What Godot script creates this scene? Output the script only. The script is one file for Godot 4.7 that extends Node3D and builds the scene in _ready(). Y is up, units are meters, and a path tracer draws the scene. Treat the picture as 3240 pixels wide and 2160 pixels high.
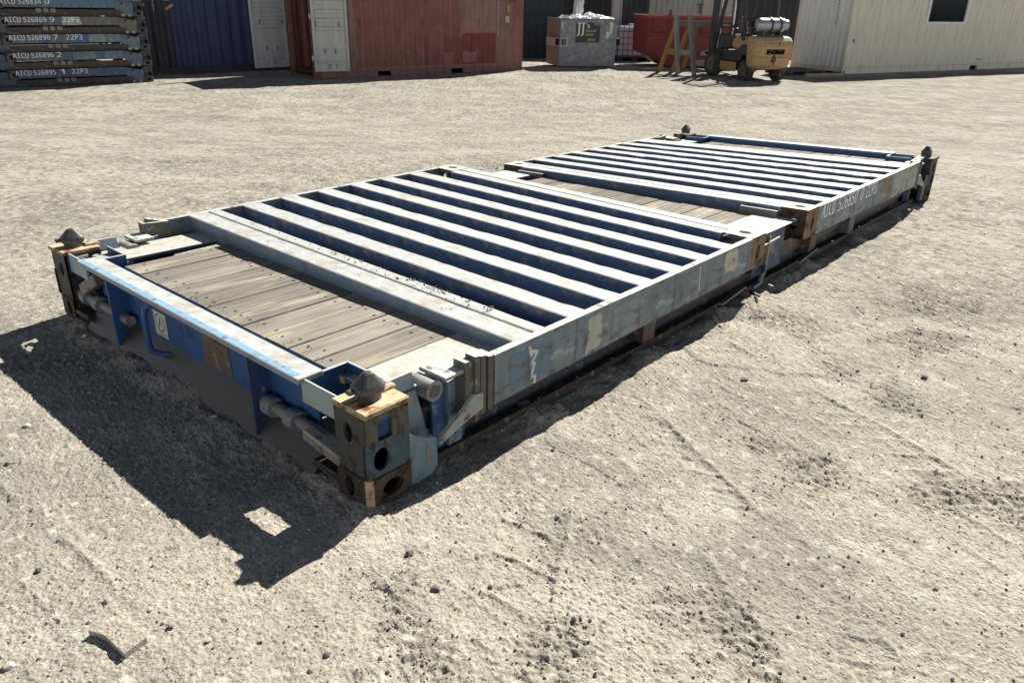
extends Node3D

const W := 2.438
const L := 6.058
const YARD := -0.35
var M := {}
var rng := RandomNumberGenerator.new()
var warp := 0
var col := Color.WHITE
var top := Color.WHITE
var used := {}
var na := FastNoiseLite.new()
var nb := FastNoiseLite.new()
var nc := FastNoiseLite.new()
var nd := FastNoiseLite.new()
var ne := FastNoiseLite.new()
var nf := FastNoiseLite.new()
var ng := FastNoiseLite.new()


func _ready():
	rng.seed = 7
	var cam := Camera3D.new()
	cam.name = "camera"
	cam.fov = 47.62
	cam.near = 0.05
	cam.far = 400.0
	cam.basis = Basis(Vector3.RIGHT, -0.4184) * Basis(Vector3.BACK, 0.0201)
	cam.position = Vector3(0, 1.507, 0)
	add_child(cam)
	cam.current = true
	var env := Environment.new()
	env.background_mode = Environment.BG_SKY
	var sm := ProceduralSkyMaterial.new()
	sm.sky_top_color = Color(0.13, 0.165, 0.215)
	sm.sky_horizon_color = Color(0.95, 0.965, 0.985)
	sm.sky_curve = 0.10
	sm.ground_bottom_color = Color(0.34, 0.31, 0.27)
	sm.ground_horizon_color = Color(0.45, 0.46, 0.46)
	sm.sun_angle_max = 1.0
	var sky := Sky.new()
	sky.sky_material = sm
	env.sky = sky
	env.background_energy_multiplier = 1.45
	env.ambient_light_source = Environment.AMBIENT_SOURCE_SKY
	env.tonemap_mode = Environment.TONE_MAPPER_LINEAR
	env.tonemap_exposure = 1.78
	env.sdfgi_enabled = true
	env.ssao_enabled = true
	env.ssil_enabled = true
	var we := WorldEnvironment.new()
	we.name = "world_environment"
	we.environment = env
	add_child(we)
	var sun := DirectionalLight3D.new()
	sun.name = "sun"
	sun.light_color = Color(1.0, 0.975, 0.925)
	sun.light_energy = 1.6
	sun.light_angular_distance = 0.5
	sun.shadow_enabled = true
	add_child(sun)
	var to_sun := Vector3(0.234, 0.36, -0.367)
	sun.look_at_from_position(to_sun * 20.0, Vector3.ZERO)
	materials()
	ground()
	background()
	main_rack()
	loose_things()


# ---------------------------------------------------------------- naming
func numbered(called: String) -> String:
	var n: int = used.get(called, 0)
	used[called] = n + 1
	return called if n == 0 else "%s_%03d" % [called, n]


func tag(o, label := "", category := "", group := "", kind := ""):
	if label: o.set_meta("label", label)
	if category: o.set_meta("category", category)
	if group: o.set_meta("group", group)
	if kind: o.set_meta("kind", kind)
	return o


func thing(called: String, label: String, category: String, at: Vector3, turn := 0.0, group := "") -> Node3D:
	var o := Node3D.new()
	o.name = numbered(called)
	add_child(o)
	o.position = at
	o.rotation.y = turn
	tag(o, label, category, group)
	return o


func begin() -> SurfaceTool:
	var st := SurfaceTool.new()
	st.begin(Mesh.PRIMITIVE_TRIANGLES)
	return st


func build(st: SurfaceTool, called: String, m, parent: Node3D) -> MeshInstance3D:
	st.index()
	var o := MeshInstance3D.new()
	o.mesh = st.commit()
	o.material_override = null
	o.mesh.surface_set_material(0, M[m] if m is String else m)
	o.name = numbered(called) if parent == self else called
	parent.add_child(o, true)
	return o


# ---------------------------------------------------------------- shapes
func pt(p: Vector3) -> Vector3:
	match warp:
		1: p.y -= 0.0875 * (p.x / W) * (p.z / L)
		2: p.y += 0.006 + 0.02 * (p.x / W)
		3: p.y += 0.026 * (1.0 - p.x / W) - 0.0875 * (p.x / W) * (p.z / L)
	return p


func tri(st: SurfaceTool, a: Vector3, b: Vector3, c: Vector3, n: Vector3, na_ := Vector3.ZERO, nb_ := Vector3.ZERO, nc_ := Vector3.ZERO):
	var cr := (b - a).cross(c - a)
	var flip := cr.dot(n) > 0.0
	var nn := n.normalized()
	if na_ == Vector3.ZERO and cr.length_squared() > 1e-16:
		nn = cr.normalized() * (1.0 if flip else -1.0)
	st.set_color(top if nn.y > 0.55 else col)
	var vs := [a, b, c] if not flip else [a, c, b]
	var ns := [na_, nb_, nc_] if not flip else [na_, nc_, nb_]
	for i in 3:
		st.set_normal(ns[i] if ns[i] != Vector3.ZERO else nn)
		st.add_vertex(pt(vs[i]))


func quad(st: SurfaceTool, a: Vector3, b: Vector3, c: Vector3, d: Vector3, n: Vector3):
	tri(st, a, b, c, n)
	tri(st, a, c, d, n)


func paint(c: Color, t = null):
	col = c
	top = c if t == null else t


func box(st: SurfaceTool, lo: Vector3, hi: Vector3, bev := 0.0, xf := Transform3D.IDENTITY):
	if bev <= 0.0:
		for ax in 3:
			for s in 2:
				var q := []
				for k in 4:
					var p := lo
					p[ax] = hi[ax] if s else lo[ax]
					p[(ax + 1) % 3] = hi[(ax + 1) % 3] if k in [1, 2] else lo[(ax + 1) % 3]
					p[(ax + 2) % 3] = hi[(ax + 2) % 3] if k >= 2 else lo[(ax + 2) % 3]
					q.append(xf * p)
				var n := Vector3.ZERO
				n[ax] = 1.0 if s else -1.0
				quad(st, q[0], q[1], q[2], q[3], xf.basis * n)
		return
	var c := func(sx, sy, sz, ax):
		var p := Vector3(hi.x if sx > 0 else lo.x, hi.y if sy > 0 else lo.y, hi.z if sz > 0 else lo.z)
		var s := [sx, sy, sz]
		for k in 3:
			if k != ax: p[k] -= s[k] * bev
		return xf * p
	for ax in 3:
		for s in [-1, 1]:
			var q := []
			for k in [[-1, -1], [1, -1], [1, 1], [-1, 1]]:
				var g := [0, 0, 0]
				g[ax] = s
				g[(ax + 1) % 3] = k[0]
				g[(ax + 2) % 3] = k[1]
				q.append(c.call(g[0], g[1], g[2], ax))
			var n := Vector3.ZERO
			n[ax] = s
			quad(st, q[0], q[1], q[2], q[3], xf.basis * n)
	for ax in 3:
		var b1 := (ax + 1) % 3
		var b2 := (ax + 2) % 3
		for s1 in [-1, 1]:
			for s2 in [-1, 1]:
				var g := [0, 0, 0]
				g[b1] = s1
				g[b2] = s2
				var n := Vector3.ZERO
				n[b1] = s1
				n[b2] = s2
				g[ax] = -1
				var p0 = c.call(g[0], g[1], g[2], b1)
				var p1 = c.call(g[0], g[1], g[2], b2)
				g[ax] = 1
				var p2 = c.call(g[0], g[1], g[2], b2)
				var p3 = c.call(g[0], g[1], g[2], b1)
				quad(st, p0, p1, p2, p3, xf.basis * n)
	for sx in [-1, 1]:
		for sy in [-1, 1]:
			for sz in [-1, 1]:
				tri(st, c.call(sx, sy, sz, 0), c.call(sx, sy, sz, 1), c.call(sx, sy, sz, 2), xf.basis * Vector3(sx, sy, sz))


func frame(a: Vector3, b: Vector3, up := Vector3.UP) -> Transform3D:
	var z := (b - a).normalized()
	if absf(z.dot(up)) > 0.98: up = Vector3.RIGHT
	var x := up.cross(z).normalized()
	return Transform3D(Basis(x, z.cross(x), z), a)


func bar(st: SurfaceTool, a: Vector3, b: Vector3, w: float, h: float, bev := 0.0, up := Vector3.UP):
	box(st, Vector3(-w / 2, -h / 2, 0), Vector3(w / 2, h / 2, a.distance_to(b)), bev, frame(a, b, up))


func tube(st: SurfaceTool, a: Vector3, b: Vector3, r: float, seg := 14, r2 := -1.0, caps := true):
	if r2 < 0: r2 = r
	var f := frame(a, b)
	var l := a.distance_to(b)
	for i in seg:
		var t0 := TAU * i / seg
		var t1 := TAU * (i + 1) / seg
		var d0 := f.basis * Vector3(cos(t0), sin(t0), 0)
		var d1 := f.basis * Vector3(cos(t1), sin(t1), 0)
		var e := f.basis.z * l
		tri(st, a + d0 * r, a + d1 * r, a + e + d1 * r2, d0 + d1, d0, d1, d1)
		tri(st, a + d0 * r, a + e + d1 * r2, a + e + d0 * r2, d0 + d1, d0, d1, d0)
		if caps:
			tri(st, a, a + d0 * r, a + d1 * r, -f.basis.z)
			tri(st, b, b + d0 * r2, b + d1 * r2, f.basis.z)


func pipe(st: SurfaceTool, pts: Array, r: float, seg := 10):
	for i in pts.size() - 1:
		tube(st, pts[i], pts[i + 1], r, seg)
		if i > 0: ball(st, pts[i], r, 6, seg)


func ball(st: SurfaceTool, c: Vector3, r: float, rings := 8, seg := 12, sq := Vector3.ONE):
	for i in rings:
		for j in seg:
			var q := []
			for k in [[0, 0], [0, 1], [1, 1], [1, 0]]:
				var th: float = PI * (i + k[0]) / rings
				var ph: float = TAU * (j + k[1]) / seg
				q.append(Vector3(sin(th) * cos(ph), cos(th), sin(th) * sin(ph)))
			var m: Vector3 = q[0] + q[1] + q[2] + q[3]
			if i > 0: tri(st, c + q[0] * sq * r, c + q[1] * sq * r, c + q[2] * sq * r, m, q[0], q[1], q[2])
			if i < rings - 1: tri(st, c + q[0] * sq * r, c + q[2] * sq * r, c + q[3] * sq * r, m, q[0], q[2], q[3])


# polygon in the xy plane of xf, from z0 to z1
func prism(st: SurfaceTool, poly: Array, z0: float, z1: float, xf := Transform3D.IDENTITY):
	var pv := PackedVector2Array(poly)
	var idx := Geometry2D.triangulate_polygon(pv)
	for k in range(0, idx.size(), 3):
		for s in 2:
			var z := z1 if s else z0
			var q := []
			for j in 3: q.append(xf * Vector3(pv[idx[k + j]].x, pv[idx[k + j]].y, z))
			tri(st, q[0], q[1], q[2], xf.basis.z * (1.0 if s else -1.0))
	var cw := Geometry2D.is_polygon_clockwise(pv)
	for i in pv.size():
		var a := pv[i]
		var b := pv[(i + 1) % pv.size()]
		var n := Vector3(b.y - a.y, a.x - b.x, 0) * (-1.0 if cw else 1.0)
		quad(st, xf * Vector3(a.x, a.y, z0), xf * Vector3(b.x, b.y, z0), xf * Vector3(b.x, b.y, z1), xf * Vector3(a.x, a.y, z1), xf.basis * n)


# a piece of plate (x0..x1, y0..y1) with an oval hole, its face at z = 0 and its back at -t
func holed(st: SurfaceTool, xf: Transform3D, x0: float, x1: float, y0: float, y1: float, cx: float, cy: float, rx: float, ry: float, t: float):
	var ang := []
	var n := 24
	for i in n: ang.append(TAU * i / n)
	for q in [[x0, y0], [x1, y0], [x1, y1], [x0, y1]]: ang.append(fposmod(atan2(q[1] - cy, q[0] - cx), TAU))
	ang.sort()
	var rim := func(a: float):
		var d := Vector2(cos(a), sin(a))
		var k := 1e9
		if absf(d.x) > 1e-6: k = minf(k, ((x1 if d.x > 0 else x0) - cx) / d.x)
		if absf(d.y) > 1e-6: k = minf(k, ((y1 if d.y > 0 else y0) - cy) / d.y)
		return Vector2(cx, cy) + d * k
	for i in ang.size():
		var a0: float = ang[i]
		var a1: float = ang[(i + 1) % ang.size()]
		var h0 := Vector3(cx + cos(a0) * rx, cy + sin(a0) * ry, 0)
		var h1 := Vector3(cx + cos(a1) * rx, cy + sin(a1) * ry, 0)
		var r0 = rim.call(a0)
		var r1 = rim.call(a1)
		var z := Vector3(0, 0, -t)
		quad(st, xf * h0, xf * h1, xf * Vector3(r1.x, r1.y, 0), xf * Vector3(r0.x, r0.y, 0), xf.basis.z)
		quad(st, xf * (h0 + z), xf * (h1 + z), xf * (Vector3(r1.x, r1.y, 0) + z), xf * (Vector3(r0.x, r0.y, 0) + z), -xf.basis.z)
		quad(st, xf * h0, xf * h1, xf * (h1 + z), xf * (h0 + z), xf.basis * (Vector3(cx, cy, -t / 2) - (h0 + h1) / 2))


# trapezoid corrugated sheet in the xy plane of xf (x along, y up, z out); tint(x, y) gives each piece its paint
func corrugated(st: SurfaceTool, xf: Transform3D, x0: float, x1: float, y0: float, y1: float, pitch: float, depth: float, tint: Callable, ys := []):
	var rows := [y0] + ys + [y1]
	var xs := []
	var zs := []
	var x := x0
	var n := int(round((x1 - x0) / pitch))
	var p := (x1 - x0) / n
	for i in n:
		for k in [[0.0, 0.0], [0.26, 0.0], [0.5, -depth], [0.76, -depth]]:
			xs.append(x0 + p * (i + k[0]))
			zs.append(k[1])
	xs.append(x1)
	zs.append(0.0)
	for i in xs.size() - 1:
		for j in rows.size() - 1:
			paint(tint.call((xs[i] + xs[i + 1]) / 2, (rows[j] + rows[j + 1]) / 2))
			quad(st, xf * Vector3(xs[i], rows[j], zs[i]), xf * Vector3(xs[i + 1], rows[j], zs[i + 1]), xf * Vector3(xs[i + 1], rows[j + 1], zs[i + 1]), xf * Vector3(xs[i], rows[j + 1], zs[i]), xf.basis.z)


func letters(parent: Node3D, words: String, at: Vector3, x: Vector3, y: Vector3, height: float, m, narrow := 1.0, font := "Droid Sans Mono", called := "lettering", centred := false) -> MeshInstance3D:
	var tm := TextMesh.new()
	var f := SystemFont.new()
	f.font_names = PackedStringArray([font])
	f.font_weight = 700
	tm.font = f
	tm.text = words
	tm.font_size = 64
	tm.pixel_size = height / 46.0
	tm.depth = 0.0015
	tm.curve_step = 4.0
	tm.horizontal_alignment = HORIZONTAL_ALIGNMENT_CENTER if centred else HORIZONTAL_ALIGNMENT_LEFT
	tm.vertical_alignment = VERTICAL_ALIGNMENT_BOTTOM
	tm.material = M[m]
	var o := MeshInstance3D.new()
	o.mesh = tm
	o.name = called
	o.transform = Transform3D(Basis(x.normalized() * narrow, y.normalized(), x.cross(y).normalized()), at)
	parent.add_child(o, true)
	return o


# ---------------------------------------------------------------- materials
func lin(r: float, g: float, b: float) -> Color:
	return Color(r, g, b)


func noise_image(n: int, seed_: int, freq: float, type := FastNoiseLite.TYPE_SIMPLEX_SMOOTH, oct := 4, sx := 1.0, sy := 1.0, cell := FastNoiseLite.RETURN_DISTANCE) -> Image:
	var f := FastNoiseLite.new()
	f.seed = seed_
	f.noise_type = type
	f.frequency = freq
	f.fractal_octaves = oct
	f.cellular_return_type = cell
	var w := int(n * sx)
	var h := int(n * sy)
	var im := f.get_seamless_image(w, h, false, false, 0.12)
	if w != n or h != n: im.resize(n, n, Image.INTERPOLATE_CUBIC)
	return im


func ramp_image(im: Image, stops: Array) -> Image:
	# stops: [[value, Color], ...]; one look-up table, then one pass over the pixels
	var g := Gradient.new()
	g.offsets = PackedFloat32Array(stops.map(func(s): return s[0]))
	g.colors = PackedColorArray(stops.map(func(s): return s[1]))
	var lut := PackedByteArray()
	for i in 256:
		var c := g.sample(i / 255.0)
		for v in [c.r, c.g, c.b, c.a]: lut.append(int(clampf(v, 0, 1) * 255.0))
	im.convert(Image.FORMAT_L8)
	var src := im.get_data()
	var out := PackedByteArray()
	out.resize(src.size() * 4)
	for i in src.size():
		var k := src[i] * 4
		var o := i * 4
		out[o] = lut[k]
		out[o + 1] = lut[k + 1]
		out[o + 2] = lut[k + 2]
		out[o + 3] = lut[k + 3]
	return Image.create_from_data(im.get_width(), im.get_height(), false, Image.FORMAT_RGBA8, out)


func tex(im: Image) -> ImageTexture:
	return ImageTexture.create_from_image(im)


func normal_tex(im: Image, scale: float) -> ImageTexture:
	im.convert(Image.FORMAT_RGBA8)
	im.bump_map_to_normal_map(scale)
	return tex(im)


func steel(base_tex, over, bump, rough: float, tile: float, bump_scale := 0.6, spec := 0.5) -> StandardMaterial3D:
	var m := StandardMaterial3D.new()
	m.vertex_color_use_as_albedo = true
	m.albedo_texture = base_tex
	m.roughness = rough
	m.metallic_specular = spec
	m.uv1_triplanar = true
	m.uv1_scale = Vector3.ONE / tile
	if over:
		m.detail_enabled = true
		m.detail_albedo = over
		m.detail_blend_mode = BaseMaterial3D.BLEND_MODE_MIX
		m.detail_uv_layer = BaseMaterial3D.DETAIL_UV_1
	if bump:
		m.normal_enabled = true
		m.normal_texture = bump
		m.normal_scale = bump_scale
	return m


func plain(c: Color, rough := 0.7, metal := 0.0) -> StandardMaterial3D:
	var m := StandardMaterial3D.new()
	m.albedo_color = c.linear_to_srgb()
	m.roughness = rough
	m.metallic = metal
	return m


func materials():
	# paint: cloudy fading, then a coat of chips and rust over it
	var cloud := tex(ramp_image(noise_image(512, 3, 0.012, FastNoiseLite.TYPE_SIMPLEX_SMOOTH, 6), [[0.0, Color(0.84, 0.84, 0.82)], [0.45, Color(0.95, 0.95, 0.945)], [1.0, Color(1, 1, 1)]]))
	var fine := noise_image(512, 5, 0.014, FastNoiseLite.TYPE_SIMPLEX_SMOOTH, 6)
	var chips := tex(ramp_image(fine.duplicate(), [[0.0, Color(0.22, 0.12, 0.07, 0.9)], [0.17, Color(0.33, 0.18, 0.10, 0.75)], [0.27, Color(0.40, 0.28, 0.18, 0.25)], [0.38, Color(0.45, 0.36, 0.28, 0.0)], [0.70, Color(0.66, 0.66, 0.62, 0.0)], [0.9, Color(0.74, 0.73, 0.68, 0.3)], [1.0, Color(0.8, 0.79, 0.74, 0.5)]]))
	var few := tex(ramp_image(noise_image(512, 9, 0.009, FastNoiseLite.TYPE_SIMPLEX_SMOOTH, 6), [[0.0, Color(0.40, 0.25, 0.15, 0.7)], [0.10, Color(0.48, 0.34, 0.23, 0.45)], [0.20, Color(0.58, 0.50, 0.42, 0.12)], [0.33, Color(0.6, 0.5, 0.4, 0.0)], [0.60, Color(0.66, 0.61, 0.53, 0.0)], [0.78, Color(0.64, 0.58, 0.49, 0.45)], [1.0, Color(0.60, 0.53, 0.43, 0.6)]]))
	var rusty := tex(ramp_image(noise_image(512, 12, 0.02, FastNoiseLite.TYPE_SIMPLEX_SMOOTH, 6, 1.0, 1.0), [[0.0, Color(0.13, 0.08, 0.05)], [0.35, Color(0.26, 0.14, 0.08)], [0.5, Color(0.40, 0.24, 0.13)], [0.62, Color(0.55, 0.42, 0.28)], [0.72, Color(0.34, 0.36, 0.36)], [1.0, Color(0.62, 0.58, 0.48)]]))
	var bump := normal_tex(noise_image(512, 21, 0.03, FastNoiseLite.TYPE_SIMPLEX_SMOOTH, 5), 3.0)
	var runs := tex(ramp_image(noise_image(512, 17, 0.02, FastNoiseLite.TYPE_SIMPLEX_SMOOTH, 6, 1.0, 0.22), [[0.0, Color(0.64, 0.57, 0.50)], [0.18, Color(0.80, 0.75, 0.71)], [0.34, Color(0.91, 0.90, 0.885)], [0.7, Color(0.97, 0.97, 0.96)], [1.0, Color(1, 1, 1)]]))
	var scrapes := tex(ramp_image(noise_image(512, 19, 0.017, FastNoiseLite.TYPE_SIMPLEX_SMOOTH, 6, 0.45, 1.0), [[0.0, Color(0.30, 0.17, 0.10, 0.85)], [0.16, Color(0.36, 0.23, 0.15, 0.55)], [0.27, Color(0.34, 0.30, 0.27, 0.18)], [0.4, Color(0.4, 0.4, 0.4, 0.0)], [0.66, Color(0.60, 0.66, 0.66, 0.0)], [0.80, Color(0.66, 0.70, 0.69, 0.35)], [1.0, Color(0.78, 0.79, 0.76, 0.6)]]))
	var grime := tex(ramp_image(noise_image(512, 23, 0.011, FastNoiseLite.TYPE_SIMPLEX_SMOOTH, 6, 1.0, 0.75), [[0.0, Color(0.12, 0.08, 0.06, 0.9)], [0.22, Color(0.22, 0.14, 0.09, 0.7)], [0.36, Color(0.26, 0.19, 0.14, 0.25)], [0.46, Color(0.3, 0.25, 0.2, 0.0)], [0.75, Color(0.36, 0.34, 0.31, 0.0)], [1.0, Color(0.42, 0.40, 0.36, 0.45)]]))
	M.post = steel(cloud, grime, bump, 0.65, 0.33, 0.5, 0.3)
	M.rail = steel(runs, scrapes, bump, 0.6, 0.75, 0.5)
	M.paint = steel(cloud, few, bump, 0.55, 0.7, 0.35)
	M.worn = steel(cloud, chips, bump, 0.6, 0.55, 0.5)
	M.clean = steel(cloud, null, bump, 0.5, 1.3, 0.2)
	M.rust = steel(rusty, null, bump, 0.8, 0.28, 0.9, 0.3)
	var cast := tex(ramp_image(noise_image(256, 15, 0.014, FastNoiseLite.TYPE_SIMPLEX_SMOOTH, 6, 1.0, 0.8), [[0.0, Color(0.38, 0.25, 0.17)], [0.2, Color(0.56, 0.43, 0.32)], [0.33, Color(0.76, 0.69, 0.59)], [0.5, Color(0.86, 0.82, 0.75)], [1.0, Color(0.92, 0.90, 0.86)]]))
	M.casting = steel(cast, null, bump, 0.75, 0.25, 0.9, 0.3)
	M.iron = plain(Color(0.055, 0.052, 0.055), 0.55)
	M.dark = plain(Color(0.02, 0.02, 0.022), 0.8)
	M.galv = steel(tex(ramp_image(noise_image(512, 31, 0.01, FastNoiseLite.TYPE_SIMPLEX_SMOOTH, 6), [[0.0, Color(0.50, 0.52, 0.53)], [0.5, Color(0.62, 0.64, 0.66)], [0.75, Color(0.68, 0.70, 0.72)], [1.0, Color(0.78, 0.80, 0.82)]])), few, bump, 0.55, 1.1, 0.3)
	# corrugated container paint with streaks running down
	var streak := tex(ramp_image(noise_image(512, 41, 0.02, FastNoiseLite.TYPE_SIMPLEX_SMOOTH, 5, 1.0, 0.14), [[0.0, Color(0.86, 0.85, 0.83)], [0.5, Color(0.96, 0.955, 0.95)], [1.0, Color(1, 1, 1)]]))
	var few_rust := tex(ramp_image(noise_image(512, 9, 0.012, FastNoiseLite.TYPE_SIMPLEX_SMOOTH, 6, 1.0, 0.6), [[0.0, Color(0.34, 0.21, 0.14, 0.6)], [0.16, Color(0.42, 0.30, 0.22, 0.3)], [0.27, Color(0.5, 0.42, 0.35, 0.0)], [0.72, Color(0.6, 0.57, 0.53, 0.0)], [1.0, Color(0.6, 0.56, 0.5, 0.30)]]))
	M.enamel = steel(cloud, few_rust, bump, 0.55, 0.9, 0.3)
	M.faded_red = steel(runs, few_rust, bump, 0.65, 1.7, 0.25)
	M.container = steel(streak, few_rust, bump, 0.6, 1.8, 0.25)
	M.container.detail_mask = tex(ramp_image(noise_image(256, 44, 0.02), [[0.0, Color(0.1, 0.1, 0.1)], [0.5, Color(0.3, 0.3, 0.3)], [1.0, Color(1, 1, 1)]]))
	# old planks: long grain along z
	var grain := noise_image(1024, 51, 0.018, FastNoiseLite.TYPE_SIMPLEX_SMOOTH, 6, 1.0, 0.05)
	var gcol := tex(ramp_image(grain.duplicate(), [[0.0, Color(0.34, 0.32, 0.30)], [0.10, Color(0.55, 0.53, 0.51)], [0.2, Color(0.78, 0.765, 0.75)], [0.27, Color(0.85, 0.835, 0.82)], [0.42, Color(0.90, 0.885, 0.87)], [0.7, Color(0.95, 0.94, 0.925)], [1.0, Color(1.0, 0.99, 0.97)]]))
	var gbump := normal_tex(grain.duplicate(), 2.5)
	var pm := steel(gcol, null, gbump, 0.85, 1.0, 0.8, 0.2)
	pm.uv1_scale = Vector3(1.0 / 0.22, 1.0 / 0.3, 1.0 / 2.2)
	var blot := tex(ramp_image(noise_image(512, 55, 0.012, FastNoiseLite.TYPE_SIMPLEX_SMOOTH, 5, 1.0, 0.4), [[0.0, Color(0.30, 0.28, 0.26, 0.7)], [0.28, Color(0.42, 0.39, 0.36, 0.30)], [0.42, Color(0.5, 0.5, 0.5, 0.0)], [0.62, Color(0.76, 0.72, 0.65, 0.0)], [1.0, Color(0.84, 0.80, 0.73, 0.7)]]))
	pm.detail_enabled = true
	pm.detail_albedo = blot
	pm.detail_uv_layer = BaseMaterial3D.DETAIL_UV_2
	pm.uv2_triplanar = true
	pm.uv2_scale = Vector3(1.0 / 1.1, 1.0, 1.0 / 1.7)
	M.plank = pm
	M.timber = steel(gcol, null, gbump, 0.85, 0.5, 0.5, 0.2)
	M.rubber = steel(cloud, few, bump, 0.9, 0.5, 0.8, 0.2)
	M.white = plain(Color(0.72, 0.72, 0.70), 0.8)
	M.white_worn = plain(Color(0.92, 0.93, 0.93), 0.8)
	var wear := ramp_image(noise_image(512, 61, 0.03, FastNoiseLite.TYPE_SIMPLEX_SMOOTH, 6), [[0.0, Color(1, 1, 1, 0)], [0.27, Color(1, 1, 1, 0)], [0.33, Color(1, 1, 1, 1)], [1.0, Color(1, 1, 1, 1)]])
	M.white_worn.albedo_texture = tex(wear)
	M.white_worn.transparency = BaseMaterial3D.TRANSPARENCY_ALPHA_SCISSOR
	M.white_worn.uv1_triplanar = true
	M.white_worn.uv1_scale = Vector3.ONE / 0.35
	M.faint = M.white_worn.duplicate()
	M.faint.albedo_color = Color(0.22, 0.34, 0.48)
	M.gold = plain(Color(0.45, 0.40, 0.18), 0.7)
	M.pale = plain(Color(0.38, 0.40, 0.42), 0.7)
	M.plastic = plain(Color(0.62, 0.64, 0.68), 0.5)
	M.bag = plain(Color(0.85, 0.86, 0.88), 0.55)
	M.bag.backlight_enabled = true
	M.bag.backlight = Color(0.5, 0.5, 0.5)
	M.bag_paint = plain(Color(1, 1, 1), 0.5)
	M.bag_paint.vertex_color_use_as_albedo = true
	M.bottle_steel = plain(Color(0.36, 0.37, 0.39), 0.42, 0.5)
	M.chrome = plain(Color(0.6, 0.6, 0.6), 0.25, 0.9)
	M.steel = plain(Color(0.62, 0.62, 0.63), 0.28, 0.9)
	M.glass = plain(Color(0.010, 0.014, 0.020), 0.08)
	M.glass.metallic_specular = 0.12
	# the yard: dry silt with crushed stone
	var g1 := noise_image(1024, 71, 0.07, FastNoiseLite.TYPE_SIMPLEX_SMOOTH, 6)
	var gm := StandardMaterial3D.new()
	gm.vertex_color_use_as_albedo = true
	gm.albedo_texture = tex(ramp_image(g1.duplicate(), [[0.0, Color(0.24, 0.235, 0.235)], [0.17, Color(0.42, 0.41, 0.40)], [0.25, Color(0.84, 0.83, 0.815)], [0.5, Color(0.91, 0.90, 0.885)], [0.75, Color(0.98, 0.97, 0.955)], [1.0, Color(1, 1, 1)]]))
	gm.roughness = 0.95
	gm.metallic_specular = 0.2
	gm.uv1_triplanar = true
	gm.uv1_world_triplanar = true
	gm.uv1_scale = Vector3.ONE / 1.3
	gm.normal_enabled = true
	gm.normal_texture = normal_tex(noise_image(1024, 73, 0.10, FastNoiseLite.TYPE_SIMPLEX_SMOOTH, 6), 6.0)
	gm.normal_scale = 0.45
	gm.detail_enabled = true
	gm.detail_blend_mode = BaseMaterial3D.BLEND_MODE_MIX
	gm.detail_albedo = tex(ramp_image(noise_image(1024, 77, 0.06, FastNoiseLite.TYPE_SIMPLEX_SMOOTH, 6), [[0.0, Color(0.33, 0.32, 0.30, 0.85)], [0.20, Color(0.40, 0.385, 0.36, 0.45)], [0.33, Color(0.58, 0.56, 0.52, 0.0)], [0.60, Color(0.74, 0.72, 0.67, 0.0)], [0.78, Color(0.84, 0.82, 0.77, 0.5)], [1.0, Color(0.88, 0.86, 0.81, 0.8)]]))
	gm.detail_uv_layer = BaseMaterial3D.DETAIL_UV_2
	gm.uv2_triplanar = true
	gm.uv2_world_triplanar = true
	gm.uv2_scale = Vector3.ONE / 3.7
	M.ground = gm
	var stm := StandardMaterial3D.new()
	stm.vertex_color_use_as_albedo = true
	stm.roughness = 0.9
	M.stone = stm


# ---------------------------------------------------------------- the yard
func fall(x: float, z: float) -> float:
	return YARD * smoothstep(7.0, 14.0, -z + absf(x) * 0.15)


func rough_at(x: float, z: float) -> float:
	var m := nc.get_noise_2d(x, z) * 0.6 + nc.get_noise_2d(x * 2.7 + 40.0, z * 2.7) * 0.4
	var k := smoothstep(0.16, 0.42, m)
	for s in SPOTS:
		var d := Vector2((x - s[0]) * 0.8, z - s[1]).length()
		k = maxf(k, 1.0 - smoothstep(s[2] * 0.25, s[2], d + s[2] * 0.9 * nb.get_noise_2d(x * 2.4, z * 2.4)))
	return k


const SPOTS := [[-0.36, -1.68, 0.07], [2.07, -3.49, 0.32], [1.54, -2.2, 0.16], [1.68, -2.15, 0.2], [1.07, -2.32, 0.13], [0.98, -2.5, 0.1], [2.33, -4.02, 0.4], [0.55, -1.55, 0.2], [0.1, -1.45, 0.12]]


# tyre tracks: where each begins, which way it runs, its length, width and lug spacing
const TRACKS := [[-0.12, -1.25, 0.06, -1.0, 1.0, 0.40, 0.17], [1.62, -1.55, -0.36, -0.93, 2.6, 0.34, 0.11], [0.85, -1.1, -0.30, -0.95, 2.2, 0.30, 0.10], [-2.4, -2.3, 0.80, 0.60, 1.9, 0.36, 0.15], [-6.0, -4.6, 0.97, -0.25, 9.0, 0.5, 0.2], [-6.0, -6.6, 0.98, -0.20, 11.0, 0.5, 0.2], [3.0, -2.2, 0.30, -0.95, 4.0, 0.4, 0.14], [2.0, -6.0, 0.92, 0.39, 6.0, 0.4, 0.14]]


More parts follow.
